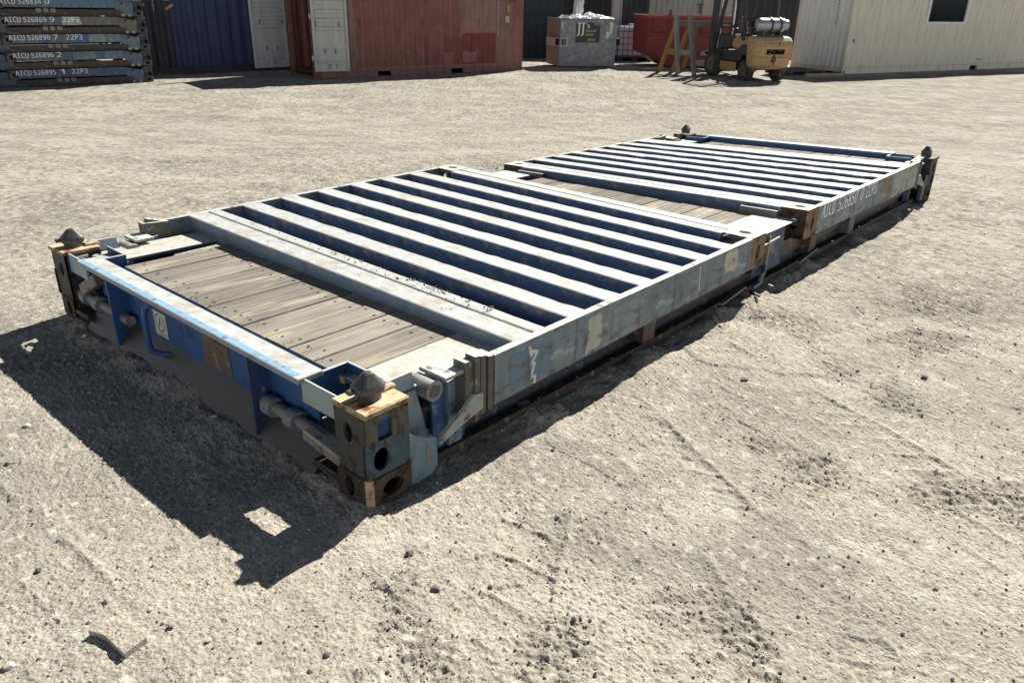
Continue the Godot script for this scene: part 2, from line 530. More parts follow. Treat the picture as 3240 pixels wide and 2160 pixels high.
func tread(x: float, z: float) -> float:
	var out := 0.0
	for t in TRACKS:
		var dx: float = x - t[0]
		var dz: float = z - t[1]
		var b: float = dx * t[2] + dz * t[3]
		if b < -0.1 or b > t[4]: continue
		var a: float = dx * t[3] - dz * t[2] + 0.12 * sin(b * 0.9 + t[0])
		var w: float = t[5] * 0.5
		if absf(a) > w + 0.06: continue
		var n := nb.get_noise_2d(x * 1.4 + 31.0, z * 1.4)
		var k := smoothstep(-0.12, 0.25, n) * smoothstep(-0.1, 0.1, b) * (1.0 - smoothstep(t[4] * 0.7, t[4], b))
		if k <= 0.0: continue
		var jig := 0.012 * nd.get_noise_2d(x, z)
		var edge := exp(-pow((absf(a) - w + jig) / 0.014, 2.0))
		var rib := exp(-pow((absf(a - w * 0.12) + jig) / 0.009, 2.0))
		var m := absf(fposmod(b + absf(a) * 0.55 + jig, t[6]) - t[6] * 0.5)
		var lug := exp(-pow(m / 0.010, 2.0)) * (1.0 if absf(a) < w else 0.0)
		out += k * (0.0058 * maxf(edge, maxf(lug, rib * 0.8)) - 0.003 * (1.0 - smoothstep(w - 0.03, w, absf(a))))
	return out


func height(x: float, z: float) -> float:
	var h := fall(x, z)
	# soft swells, then tyre-dragged streaks, then crusted plates, then grit
	h += 0.022 * na.get_noise_2d(x, z)
	var u := x * 0.60 + z * 0.80
	var v := x * 0.80 - z * 0.60
	h += 0.006 * nb.get_noise_2d(u * 0.5, v * 2.2)
	var near := 1.0 - smoothstep(9.0, 16.0, -z)
	if near > 0.0:
		var k := rough_at(x, z)
		var wx := x + 0.06 * nb.get_noise_2d(x * 1.7, z * 1.7)
		var wz := z + 0.06 * nb.get_noise_2d(x * 1.7 + 9.0, z * 1.7)
		h += near * 0.0035 * ne.get_noise_2d(wx, wz) * (1.0 - k)
		if z > -8.0: h += tread(x, z)
		h += near * 0.0028 * nd.get_noise_2d(x, z)
		h += near * k * 0.0115 * nf.get_noise_2d(x, z)
		h += near * 0.0030 * maxf(0.0, nf.get_noise_2d(x * 1.6 + 5.0, z * 1.6) - 0.12) * 3.0
		# crumbs and pits a centimetre wide
		var g := nf.get_noise_2d(x * 2.9 + 17.0, z * 2.9)
		var loose := 0.25 + 1.15 * smoothstep(-0.12, 0.32, nb.get_noise_2d(x * 0.45 + 3.0, z * 0.45) + 0.25 * nb.get_noise_2d(x * 1.3, z * 1.3))
		h += near * loose * (0.0011 * g + 0.010 * maxf(0.0, g - 0.34) - 0.012 * maxf(0.0, -g - 0.36))
	# dirt has drifted up against the foot of the rack
	if z > -8.6 and z < -1.5 and absf(x) < 4.0:
		var px := x + 0.4368
		var pz := z + 2.0117
		var ru := px * -0.7529 + pz * -0.6581
		var rv := px * 0.6581 + pz * -0.7529
		var out := Vector2(maxf(maxf(-ru, ru - W), 0.0), maxf(maxf(-rv, rv - L), 0.0)).length()
		if out < 0.3: h += 0.030 * exp(-pow(out / 0.09, 2.0)) * maxf(0.0, 0.35 + nb.get_noise_2d(x * 1.5 + 60.0, z * 1.5) * 1.4)
	return h


func ground():
	na.seed = 101
	na.frequency = 0.45
	na.fractal_octaves = 3
	nb.seed = 102
	nb.frequency = 1.6
	nb.fractal_octaves = 4
	nc.seed = 103
	nc.frequency = 0.55
	nc.fractal_octaves = 4
	nd.seed = 104
	nd.frequency = 9.0
	nd.fractal_octaves = 4
	ne.seed = 105
	ne.noise_type = FastNoiseLite.TYPE_CELLULAR
	ne.cellular_return_type = FastNoiseLite.RETURN_CELL_VALUE
	ne.frequency = 2.8
	ne.fractal_type = FastNoiseLite.FRACTAL_NONE
	nf.seed = 106
	nf.frequency = 24.0
	nf.fractal_octaves = 3
	ng.seed = 107
	ng.frequency = 0.25
	ng.fractal_octaves = 4
	var xs := PackedFloat32Array()
	var zs := PackedFloat32Array()
	var x := -1.7
	var step := 0.0068
	while x < 2.3:
		xs.append(x)
		x += step
	var s := step
	while x < 90.0:
		xs.append(x)
		s = s * 1.012 if s < 0.05 else (0.06 if absf(x) < 13.0 else s * 1.08)
		x += s
	x = -1.7 - step
	s = step
	var left := PackedFloat32Array()
	while x > -90.0:
		left.append(x)
		s = s * 1.012 if s < 0.05 else (0.06 if absf(x) < 13.0 else s * 1.08)
		x -= s
	left.reverse()
	xs = left + xs
	var z := 3.0
	while z > -0.9:
		zs.append(z)
		z -= 0.15
	s = 0.006
	while z > -110.0:
		zs.append(z)
		z -= s
		s = 0.006 + 0.0036 * maxf(0.0, -z - 1.6) if z > -11.0 else s * 1.02
	var nx := xs.size()
	var nz := zs.size()
	var pos := PackedVector3Array()
	var nor := PackedVector3Array()
	var cols := PackedColorArray()
	var idx := PackedInt32Array()
	pos.resize(nx * nz)
	nor.resize(nx * nz)
	cols.resize(nx * nz)
	var hs := PackedFloat32Array()
	hs.resize(nx * nz)
	for j in nz:
		for i in nx:
			hs[j * nx + i] = height(xs[i], zs[j])
	var sand := Color(0.482, 0.454, 0.400)
	var grey := Color(0.345, 0.333, 0.308)
	var dark := Color(0.20, 0.19, 0.175)
	var pale := Color(0.595, 0.57, 0.518)
	for j in nz:
		for i in nx:
			var o := j * nx + i
			var i0 := maxi(i - 1, 0)
			var i1 := mini(i + 1, nx - 1)
			var j0 := maxi(j - 1, 0)
			var j1 := mini(j + 1, nz - 1)
			var dx := (hs[j * nx + i1] - hs[j * nx + i0]) / (xs[i1] - xs[i0])
			var dz := (hs[j1 * nx + i] - hs[j0 * nx + i]) / (zs[j1] - zs[j0])
			pos[o] = Vector3(xs[i], hs[o], zs[j])
			nor[o] = Vector3(-dx, 1.0, -dz).normalized()
			var k := rough_at(xs[i], zs[j])
			var t := ng.get_noise_2d(xs[i] * 1.6, zs[j] * 3.0)
			var c := sand.lerp(grey, clampf(0.35 + t * 1.5 + 0.4 * smoothstep(3.5, 8.0, -zs[j]), 0, 1))
			c = c.lerp(pale, clampf(nb.get_noise_2d(xs[i] * 0.8 + 7.0, zs[j] * 1.3) * 1.2 - 0.1, 0, 0.8))
			c = c.lerp(dark, k * (0.40 + 0.5 * nd.get_noise_2d(xs[i] * 1.3, zs[j] * 1.3)))
			if zs[j] < -2.4 and zs[j] > -40.0:
				var sp := 0.7 * nd.get_noise_2d(xs[i] * 0.9 + 3.0, zs[j] * 0.9) + 0.6 * nd.get_noise_2d(xs[i] * 2.1 + 13.0, zs[j] * 2.1) + 0.25 * nb.get_noise_2d(xs[i] * 1.1, zs[j] * 1.4)
				c = c.lerp(dark, clampf((sp - 0.10) * 2.6, 0.0, 0.75) * smoothstep(2.4, 5.0, -zs[j]))
				# churned dark strip in front of the site building
				var bd := absf((xs[i] - 8.5) * 0.475 + (zs[j] + 21.9) * 0.88) + 0.5 * nb.get_noise_2d(xs[i] * 0.3, zs[j] * 0.5)
				if xs[i] > 6.5: c = c.lerp(dark, (1.0 - smoothstep(0.25, 0.75, bd)) * 0.7 * smoothstep(6.5, 9.0, xs[i]))
				c = c.lerp(pale, clampf((-sp - 0.14) * 2.0, 0.0, 0.8) * smoothstep(3.0, 6.0, -zs[j]))
			cols[o] = c
	for j in nz - 1:
		for i in nx - 1:
			var o := j * nx + i
			idx.append_array(PackedInt32Array([o, o + nx, o + 1, o + 1, o + nx, o + nx + 1]))
	var arr := []
	arr.resize(Mesh.ARRAY_MAX)
	arr[Mesh.ARRAY_VERTEX] = pos
	arr[Mesh.ARRAY_NORMAL] = nor
	arr[Mesh.ARRAY_COLOR] = cols
	arr[Mesh.ARRAY_INDEX] = idx
	var am := ArrayMesh.new()
	am.add_surface_from_arrays(Mesh.PRIMITIVE_TRIANGLES, arr)
	am.surface_set_material(0, M.ground)
	var g := MeshInstance3D.new()
	g.mesh = am
	g.name = "ground"
	g.set_meta("kind", "structure")
	add_child(g)
	print("ground ", nx, " x ", nz)
	gravel()


func stone_mesh(seed_: int) -> ArrayMesh:
	var n := FastNoiseLite.new()
	n.seed = seed_
	n.frequency = 0.9
	var sp := SphereMesh.new()
	sp.radial_segments = 8
	sp.rings = 4
	sp.radius = 1.0
	sp.height = 2.0
	var a := sp.get_mesh_arrays()
	var v: PackedVector3Array = a[Mesh.ARRAY_VERTEX]
	for i in v.size():
		var p := v[i]
		var k := 1.0 + 0.5 * n.get_noise_3dv(p * 1.3)
		p = Vector3(p.x * 1.15, p.y * 0.7, p.z * 0.9) * k
		# knock flats off it, like broken stone
		for d in [Vector3(0.8, 0.5, 0.2), Vector3(-0.5, 0.7, 0.5), Vector3(0.1, 0.8, -0.6), Vector3(-0.9, 0.1, -0.3)]:
			var e: float = p.dot(d.normalized()) - 0.62
			if e > 0: p -= d.normalized() * e
		v[i] = p
	var st := SurfaceTool.new()
	st.begin(Mesh.PRIMITIVE_TRIANGLES)
	st.set_smooth_group(-1)
	var ix: PackedInt32Array = a[Mesh.ARRAY_INDEX]
	for i in ix: st.add_vertex(v[i])
	st.generate_normals()
	var m := st.commit()
	m.surface_set_material(0, M.stone)
	return m


func gravel():
	var meshes := [stone_mesh(1), stone_mesh(2), stone_mesh(3)]
	for b in 3:
		var list := []
		var cl := []
		var tries := 0
		while list.size() < 9000 and tries < 200000:
			tries += 1
			var z := -0.9 - 12.0 * pow(rng.randf(), 1.7)
			var x := rng.randf_range(-1.0, 1.0) * (1.0 - z * 0.8)
			var k := rough_at(x, z)
			if rng.randf() > 0.16 + 0.84 * k: continue
			var r := 0.0016 + 0.0042 * pow(rng.randf(), 3.0)
			if rng.randf() < 0.008: r = rng.randf_range(0.006, 0.010)
			var t := Transform3D(Basis.from_euler(Vector3(rng.randf_range(-0.4, 0.4), rng.randf() * TAU, rng.randf_range(-0.4, 0.4))).scaled(Vector3.ONE * r), Vector3(x, height(x, z) + r * 0.25, z))
			list.append(t)
			var g := rng.randf()
			var c := Color(0.36, 0.335, 0.29) if g < 0.6 else (Color(0.15, 0.145, 0.14) if g < 0.8 else Color(0.52, 0.49, 0.43))
			cl.append(c * rng.randf_range(0.8, 1.15))
		var mm := MultiMesh.new()
		mm.transform_format = MultiMesh.TRANSFORM_3D
		mm.use_colors = true
		mm.mesh = meshes[b]
		mm.instance_count = list.size()
		for i in list.size():
			mm.set_instance_transform(i, list[i])
			mm.set_instance_color(i, cl[i])
		var o := MultiMeshInstance3D.new()
		o.multimesh = mm
		o.name = numbered("gravel")
		tag(o, ["loose grey and tan gravel strewn over the dry dirt yard", "broken gravel chips among the crusted dirt of the yard", "fine dark and pale gravel scattered on the yard floor"][b], "gravel", "", "stuff")
		add_child(o)


func loose_things():
	var spots := [[-0.29, -1.82, 0.016, 1], [-0.86, -1.51, 0.011, 2], [-0.75, -1.47, 0.010, 3], [-0.2, -1.67, 0.014, 1], [-1.07, -1.6, 0.013, 2], [-1.83, -2.53, 0.016, 3], [-0.94, -1.57, 0.009, 3], [-0.44, -1.43, 0.011, 2], [-1.74, -2.26, 0.012, 1], [-1.2, -1.38, 0.016, 3], [-1.33, -1.73, 0.011, 1], [-0.47, -1.38, 0.010, 2], [1.83, -3.08, 0.016, 1], [1.02, -3.02, 0.02, 2]]
	var where := ["dark stone on the open dirt just below the tip of the rack shadow", "pale pebble right of the flat broken slab in the front left", "small grey pebble right of the pale pebble beside the slab", "angular stone lying below the rack shadow tip towards the middle", "dark pebble on the dirt behind the flat broken slab", "white chip of stone lying left of the rack shadow", "tiny pebble beyond the slab on its right", "pebble near the bottom edge left of the middle", "pale stone at the left edge in front of the shadow", "pale rounded stone in the front left corner", "dark stone in the left foreground beyond the corner stone", "little stone at the bottom edge left of its darker neighbour", "dark stone alone on the dirt far right of the rack", "grey flat stone on the dirt beside the long side of the rack"]
	for i in spots.size():
		var s: Array = spots[i]
		var o := MeshInstance3D.new()
		var m: ArrayMesh = stone_mesh(int(10 + i))
		o.mesh = m
		var mat: StandardMaterial3D = plain([Color(0.12, 0.115, 0.11), Color(0.34, 0.31, 0.27), Color(0.55, 0.52, 0.47)][int(s[3]) - 1] if i != 13 else Color(0.16, 0.16, 0.16), 0.9)
		m.surface_set_material(0, mat)
		o.name = numbered("stone")
		tag(o, where[i], "stone", "stones lying loose in the yard")
		o.transform = Transform3D(Basis.from_euler(Vector3(0.2, i * 1.7, 0.1)).scaled(Vector3(1, 0.7 if i != 13 else 0.35, 1) * float(s[2])), Vector3(s[0], height(s[0], s[1]) + float(s[2]) * 0.35, s[1]))
		add_child(o)
	# a flat broken slab of hardened dirt in the front left
	var st := begin()
	paint(Color(0.46, 0.43, 0.375))
	prism(st, [Vector2(0, 0), Vector2(0.05, 0.008), Vector2(0.148, -0.012), Vector2(0.152, 0.05), Vector2(0.10, 0.062), Vector2(0.004, 0.066)], -0.016, 0.007, Transform3D(Basis(Vector3.RIGHT, -PI / 2), Vector3.ZERO))
	var sl := build(st, "dirt_slab", M.ground, self)
	var sx := (height(-0.90, -1.46) - height(-1.06, -1.46)) / 0.16
	var sz := (height(-0.98, -1.42) - height(-0.98, -1.50)) / 0.08
	var up := Vector3(-sx, 1.0, -sz).normalized()
	var ax := Vector3(cos(0.46), 0, sin(0.46))
	ax = (ax - up * ax.dot(up)).normalized()
	sl.transform = Transform3D(Basis(ax, up, ax.cross(up)), Vector3(-1.055, height(-0.98, -1.46) - sx * -0.075 * -1.0 + 0.008, -1.478))
	tag(sl, "flat broken slab of pale hardened dirt lying in the front left", "slab")
	st = begin()
	paint(Color(0.07, 0.065, 0.06))
	bar(st, Vector3.ZERO, Vector3(0.03, 0.004, 0.09), 0.012, 0.012)
	var sk := build(st, "stick", M.paint, self)
	sk.position = Vector3(1.325, height(1.33, -4.05) + 0.01, -4.08)
	tag(sk, "short dark stick on the dirt at the edge of the rack shadow", "stick")
	# crumbs of dry dirt that have gathered on the first wide bar and the deck of the folded rack
	var mm := MultiMesh.new()
	mm.transform_format = MultiMesh.TRANSFORM_3D
	mm.mesh = stone_mesh(40)
	mm.mesh.surface_set_material(0, plain(Color(0.16, 0.14, 0.12), 0.95))
	var rackf := Transform3D(Basis(Vector3.UP, PI - 0.7184), Vector3(-0.4368, 0, -2.0117))
	var list := []
	for i in 250:
		var u := rng.randf_range(0.35, 1.9)
		var v := 0.9
		var h := 0.3665 + 0.02 * u / W
		if i < 140:
			u = clampf(0.95 + 0.55 * rng.randfn(), 0.3, 2.1) if i % 3 else rng.randf_range(0.55, 0.85)
			v = 0.893 - absf(rng.randfn()) * 0.03
		elif i < 190:
			v = rng.randf_range(0.71, 0.89)
		else:
			u = rng.randf_range(0.36, 2.0)
			v = rng.randf_range(0.17, 0.24)
			h = 0.317
		var r := rng.randf_range(0.0018, 0.0055) if i < 140 else rng.randf_range(0.0012, 0.003)
		list.append(rackf * Transform3D(Basis(Vector3.UP, rng.randf() * TAU).scaled(Vector3.ONE * r), Vector3(u, h + r * 0.3, v)))
	mm.instance_count = list.size()
	for i in list.size(): mm.set_instance_transform(i, list[i])
	var cr := MultiMeshInstance3D.new()
	cr.multimesh = mm
	cr.name = "dirt_crumbs"
	tag(cr, "dark crumbs of dry dirt on the first wide bar of the folded rack", "dirt", "", "stuff")
	add_child(cr)


# ---------------------------------------------------------------- the folded flat rack
const BLUE := Color(0.024, 0.092, 0.25)
const DEEP := Color(0.075, 0.135, 0.245)
const RAIL := Color(0.165, 0.225, 0.262)
const SKY := Color(0.27, 0.46, 0.66)
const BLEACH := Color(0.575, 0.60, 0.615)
const DUST := Color(0.07, 0.07, 0.07)
const FLOOR := 0.315


# local axes: x across the rack, y up, z along it; end 0 is the near end. e turns a piece of the near end to either end and side
func at_end(far: bool, left: bool) -> Transform3D:
	var t := Transform3D.IDENTITY
	if left: t = Transform3D(Basis(Vector3(-1, 0, 0), Vector3.UP, Vector3(0, 0, 1)), Vector3(W, 0, 0))
	if far: t = Transform3D(Basis(Vector3(1, 0, 0), Vector3.UP, Vector3(0, 0, -1)), Vector3(0, 0, L)) * t
	return t


func flat_piece(parent: Node3D, called: String, m, xf: Transform3D, poly: Array, z: float, t: float) -> MeshInstance3D:
	var st := begin()
	prism(st, poly, z, z + t, xf)
	return build(st, called, m, parent)


func post_at(rack: Node3D, far: bool, left: bool, hp: float, detail: bool):
	var e := at_end(far, left)
	var pw := 0.162
	var pl := 0.178
	var st := begin()
	paint(Color(0.20, 0.25, 0.28), Color(0.42, 0.33, 0.22))
	# end face (looks to -z) and outer side face (looks to -x), both with hand holes, and two closed faces
	var ef := e * Transform3D(Basis(Vector3(-1, 0, 0), Vector3.UP, Vector3(0, 0, -1)), Vector3(pw, 0, 0.006))
	var sf := e * Transform3D(Basis(Vector3(0, 0, 1), Vector3.UP, Vector3(-1, 0, 0)), Vector3(0.006, 0, 0))
	paint(Color(0.075, 0.075, 0.072))
	holed(st, ef, 0.0, pw - 0.006, 0.118, hp - 0.02, pw - 0.098, 0.262, 0.022, 0.034, 0.012)
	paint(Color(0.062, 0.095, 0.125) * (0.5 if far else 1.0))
	holed(st, sf, 0.0, pl, 0.118, hp - 0.115, 0.062, 0.178, 0.032, 0.040, 0.012)
	paint(Color(0.105, 0.095, 0.085))
	box(st, Vector3(0.006, hp - 0.115, 0.006), Vector3(0.018, hp - 0.02, 0.052), 0, e)
	box(st, Vector3(0.006, hp - 0.115, 0.110), Vector3(0.018, hp - 0.02, pl), 0, e)
	box(st, Vector3(0.006, hp - 0.045, 0.052), Vector3(0.018, hp - 0.02, 0.110), 0, e)
	paint(BLUE)
	box(st, Vector3(0.022, hp - 0.115, 0.05), Vector3(0.03, hp - 0.045, 0.112), 0, e)
	paint(Color(0.06, 0.07, 0.085))
	box(st, Vector3(pw - 0.012, 0.118, 0.018), Vector3(pw, hp - 0.02, pl), 0, e)
	box(st, Vector3(0.018, 0.118, pl - 0.012), Vector3(pw - 0.012, hp - 0.02, pl), 0, e)
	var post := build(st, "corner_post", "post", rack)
	st = begin()
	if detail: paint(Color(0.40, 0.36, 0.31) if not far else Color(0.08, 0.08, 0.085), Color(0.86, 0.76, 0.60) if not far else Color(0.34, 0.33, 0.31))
	else: paint(Color(0.12, 0.14, 0.16), Color(0.3, 0.3, 0.3))
	box(st, Vector3(-0.002, hp - 0.02, -0.002), Vector3(pw + 0.002, hp, pl + 0.002), 0.004, e)
	if detail:
		paint(Color(0.70, 0.66, 0.58))
		box(st, Vector3(0.075, hp - 0.003, 0.125), Vector3(pw - 0.03, hp + 0.012, pl + 0.012), 0.003, e)
	build(st, "top_plate", "casting", post)
	# the corner casting it stands on
	st = begin()
	var rust_a := Color(0.09, 0.078, 0.07) if detail else Color(0.13, 0.15, 0.165)
	paint(rust_a)
	var ef2 := e * Transform3D(Basis(Vector3(-1, 0, 0), Vector3.UP, Vector3(0, 0, -1)), Vector3(pw, 0, 0.002))
	var sf2 := e * Transform3D(Basis(Vector3(0, 0, 1), Vector3.UP, Vector3(-1, 0, 0)), Vector3(0.002, 0, 0))
	holed(st, ef2, 0.0, pw - 0.022, 0.012, 0.118, pw - 0.102, 0.062, 0.024, 0.036, 0.02)
	holed(st, sf2, 0.022, pl, 0.012, 0.118, 0.100, 0.062, 0.042, 0.030, 0.02)
	# chamfered corner between the two faces, and the lower lip
	for k in 4:
		var a0 := PI / 2 * k / 4.0
		var a1 := PI / 2 * (k + 1) / 4.0
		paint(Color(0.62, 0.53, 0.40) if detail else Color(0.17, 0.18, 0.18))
		var c0 := Vector3(0.022 - 0.020 * cos(a0), 0, 0.022 - 0.020 * sin(a0))
		var c1 := Vector3(0.022 - 0.020 * cos(a1), 0, 0.022 - 0.020 * sin(a1))
		quad(st, e * (c0 + Vector3(0, 0.012, 0)), e * (c1 + Vector3(0, 0.012, 0)), e * (c1 + Vector3(0, 0.118, 0)), e * (c0 + Vector3(0, 0.118, 0)), e.basis * Vector3(-1, 0, -1))
	paint(Color(0.09, 0.075, 0.065), Color(0.09, 0.075, 0.065))
	box(st, Vector3(0.008, -0.03, 0.008), Vector3(pw, 0.014, pl), 0.006, e)
	box(st, Vector3(0.016, 0.112, 0.016), Vector3(pw, 0.12, pl), 0, e)
	paint(Color(0.10, 0.08, 0.07))
	box(st, Vector3(pw - 0.02, 0.012, 0.02), Vector3(pw, 0.118, pl), 0, e)
	box(st, Vector3(0.02, 0.012, pl - 0.02), Vector3(pw - 0.02, 0.118, pl), 0, e)
	build(st, "corner_casting", "casting", post)
	# locking cone on top
	if detail:
		st = begin()
		paint(Color.WHITE)
		var turn := e * Transform3D(Basis(Vector3.UP, 0.12 if left else -0.1), Vector3(0.085, hp, 0.085))
		tube(st, turn * Vector3(0, -0.005, 0), turn * Vector3(0, 0.028, 0), 0.042, 18, 0.040)
		var ring := []
		for lv in [[0.020, 0.044, 0.033], [0.024, 0.050, 0.038], [0.040, 0.053, 0.040], [0.047, 0.050, 0.037], [0.066, 0.033, 0.024], [0.082, 0.019, 0.014], [0.087, 0.012, 0.009], [0.088, 0.0, 0.0]]:
			var r := []
			for k in 20:
				var t := TAU * k / 20
				var c := cos(t)
				var s := sin(t)
				r.append(turn * Vector3(lv[2] * signf(c) * pow(absf(c), 0.62), lv[0], lv[1] * signf(s) * pow(absf(s), 0.62)))
			ring.append(r)
		for i in 7:
			for j in 20:
				var p0: Vector3 = ring[i][j]
				var p2: Vector3 = ring[i + 1][(j + 1) % 20]
				quad(st, p0, ring[i][(j + 1) % 20], p2, ring[i + 1][j], (p0 + p2) / 2 - turn * Vector3(0, 0.02, 0))
		box(st, Vector3(-0.012, 0.03, -0.075), Vector3(0.012, 0.044, -0.04), 0.003, turn)
		build(st, "locking_cone", "iron_worn", post)


func end_details(rack: Node3D, far: bool):
	var e := at_end(far, false)
	var hp := 0.36
	# transverse beam: top flange, web, stiffening plates and the dusty foot plate
	var st := begin()
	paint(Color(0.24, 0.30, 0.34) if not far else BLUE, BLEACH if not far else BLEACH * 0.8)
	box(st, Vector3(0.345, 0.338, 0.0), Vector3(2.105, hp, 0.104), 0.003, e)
	var beam := build(st, "end_beam", "paint", rack)
	st = begin()
	paint(Color(0.25, 0.45, 0.68))
	box(st, Vector3(0.37, hp - 0.002, 0.006), Vector3(2.09, hp + 0.0008, 0.032), 0, e)
	build(st, "bare_edge", "worn", beam)
	st = begin()
	paint(BLUE, DUST)
	box(st, Vector3(0.362, 0.02, 0.082), Vector3(2.08, 0.338, 0.094), 0, e)
	build(st, "web", "clean", beam)
	st = begin()
	paint(BLUE)
	box(st, Vector3(0.362, 0.22, 0.107), Vector3(2.08, 0.352, 0.113), 0, e)
	build(st, "inner_plate", "clean", beam)
	st = begin()
	paint(Color(0.036, 0.038, 0.042), Color(0.045, 0.045, 0.046))
	prism(st, [Vector2(0.082, 0.116), Vector2(0.082, -0.02), Vector2(-0.004, -0.02), Vector2(-0.004, 0.012), Vector2(0.0, 0.016)], 0.30, 2.14, e * Transform3D(Basis(Vector3(0, 0, 1), Vector3.UP, Vector3(1, 0, 0)), Vector3.ZERO))
	for s in [[0.165, 0.31], [2.13, 2.27]]: box(st, Vector3(s[0], 0.045, 0.004), Vector3(s[1], 0.072, 0.082), 0.004, e)
	build(st, "foot_plate", "clean", beam)
	for s in [0.655, 1.80]:
		st = begin()
		paint(BLUE if s > 1 else Color(0.03, 0.07, 0.18))
		prism(st, [Vector2(0.0, 0.337), Vector2(0.082, 0.337), Vector2(0.082, 0.02), Vector2(0.004, 0.022)], s, s + 0.014, e * Transform3D(Basis(Vector3(0, 0, 1), Vector3.UP, Vector3(1, 0, 0)), Vector3.ZERO))
		build(st, "stiffener", "worn" if s < 1 else "clean", beam)
	# torsion rods with collars
	for s in [[0.162, 0.70, 0.46, 0.60], [2.276, 1.735, 2.05, 2.19]]:
		st = begin()
		paint(Color(0.20, 0.20, 0.19))
		tube(st, e * Vector3(s[0], 0.145, 0.05), e * Vector3(s[1], 0.15, 0.05), 0.024, 16)
		paint(Color(0.20, 0.235, 0.26))
		for c in [s[2], s[3]]:
			tube(st, e * Vector3(c - 0.022, 0.146, 0.05), e * Vector3(c + 0.028, 0.146, 0.05), 0.038, 18)
		build(st, "torsion_rod", "worn", beam)
		st = begin()
		paint(Color(0.22, 0.19, 0.16), Color(0.42, 0.40, 0.34))
		if s[0] < 1: box(st, Vector3(0.175, 0.115, -0.006), Vector3(0.37, 0.155, 0.04), 0.006, e * Transform3D(Basis(Vector3.BACK, 0.12), Vector3(-0.01, -0.02, 0)))
		else: bar(st, e * Vector3(2.03, 0.275, 0.055), e * Vector3(2.20, 0.185, 0.045), 0.05, 0.055, 0.006)
		build(st, "lever", "worn", beam)
	if not far:
		st = begin()
		paint(BLUE)
		pipe(st, [Vector3(1.42, 0.31, 0.082), Vector3(1.45, 0.315, 0.03), Vector3(1.465, 0.295, 0.012), Vector3(1.47, 0.26, 0.006), Vector3(1.475, 0.13, 0.006), Vector3(1.47, 0.10, 0.012), Vector3(1.44, 0.085, 0.04), Vector3(1.40, 0.085, 0.082)], 0.013, 10)
		build(st, "grab_handle", "clean", beam)
		st = begin()
		paint(Color.WHITE)
		box(st, Vector3(1.445, 0.137, 0.0805), Vector3(1.558, 0.250, 0.082))
		var stk := build(st, "sticker", "sticker", beam)
		stk.mesh = sticker_mesh()
		stk.mesh.surface_set_material(0, M.sticker)
		st = begin()
		paint(Color(0.135, 0.10, 0.07))
		prism(st, [Vector2(0.925, 0.132), Vector2(1.142, 0.128), Vector2(1.135, 0.255), Vector2(1.10, 0.268), Vector2(1.0, 0.256), Vector2(0.94, 0.266)], 0.079, 0.082, Transform3D.IDENTITY)
		build(st, "brown_patch", "worn", beam)
		letters(beam, "o Ks", Vector3(1.335, 0.185, 0.0806), Vector3(-1, 0, 0), Vector3.UP, 0.05, "faint", 0.9, "Droid Sans", "scrawl")
	# open boxes beside the posts
	for s in 2:
		var f := at_end(far, s == 1)
		st = begin()
		var skin := Color(0.33, 0.41, 0.38) if s == 0 else Color(0.26, 0.38, 0.50)
		paint(skin, Color(0.66, 0.68, 0.68))
		box(st, Vector3(0.165, 0.262, 0.024), Vector3(0.362, 0.352, 0.034), 0.002, f)
		paint(BLUE, Color(0.62, 0.66, 0.70))
		box(st, Vector3(0.350, 0.24, 0.034), Vector3(0.362, 0.352, 0.205), 0.002, f)
		box(st, Vector3(0.165, 0.24, 0.205), Vector3(0.362, 0.352, 0.215), 0.002, f)
		build(st, "corner_box", "clean", rack)
		if s == 1 and not far:
			st = begin()
			paint(Color(0.42, 0.43, 0.42))
			tube(st, f * Vector3(0.19, 0.315, 0.075), f * Vector3(0.27, 0.32, 0.08), 0.011, 10)
			tube(st, f * Vector3(0.17, 0.32, 0.06), f * Vector3(0.178, 0.325, 0.11), 0.010, 10)
			bar(st, f * Vector3(0.20, 0.328, 0.13), f * Vector3(0.275, 0.32, 0.165), 0.03, 0.008)
			build(st, "loose_pin", "worn", rack)
	# hinge plates, pin and lashing bracket at both sides
	for s in 2:
		var f := at_end(far, s == 1)
		var side := f * Transform3D(Basis(Vector3(0, 0, 1), Vector3.UP, Vector3(-1, 0, 0)), Vector3.ZERO)
		st = begin()
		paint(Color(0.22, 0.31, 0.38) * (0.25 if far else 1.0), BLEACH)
		prism(st, [Vector2(0.172, 0.06), Vector2(0.172, 0.374), Vector2(0.278, 0.374), Vector2(0.281, 0.345), Vector2(0.336, 0.13), Vector2(0.411, 0.10), Vector2(0.42, 0.04)], -0.112, -0.10, side)
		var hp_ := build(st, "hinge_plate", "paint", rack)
		st = begin()
		paint(Color(0.22, 0.215, 0.21), Color(0.50, 0.50, 0.48))
		tube(st, f * Vector3(0.17, 0.297, 0.335), f * Vector3(0.052, 0.297, 0.335), 0.038, 20)
		paint(Color(0.10, 0.10, 0.10))
		tube(st, f * Vector3(0.06, 0.297, 0.335), f * Vector3(0.0505, 0.297, 0.335), 0.024, 16)
		build(st, "hinge_pin", "worn", hp_)
		st = begin()
		paint(BLUE, BLEACH)
		prism(st, [Vector2(0.345, 0.03), Vector2(0.345, 0.335), Vector2(0.50, 0.335), Vector2(0.50, 0.03)], -0.09, -0.078, side)
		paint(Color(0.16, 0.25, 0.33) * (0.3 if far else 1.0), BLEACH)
		prism(st, [Vector2(0.405, 0.05), Vector2(0.405, 0.30), Vector2(0.47, 0.30), Vector2(0.47, 0.05)], -0.078, -0.062, side)
		paint(Color(0.28, 0.30, 0.30), Color(0.70, 0.70, 0.68))
		box(st, Vector3(0.02, 0.335, 0.352), Vector3(0.15, 0.350, 0.452), 0.003, f)
		build(st, "hinge_cheek", "worn", hp_)
		st = begin()
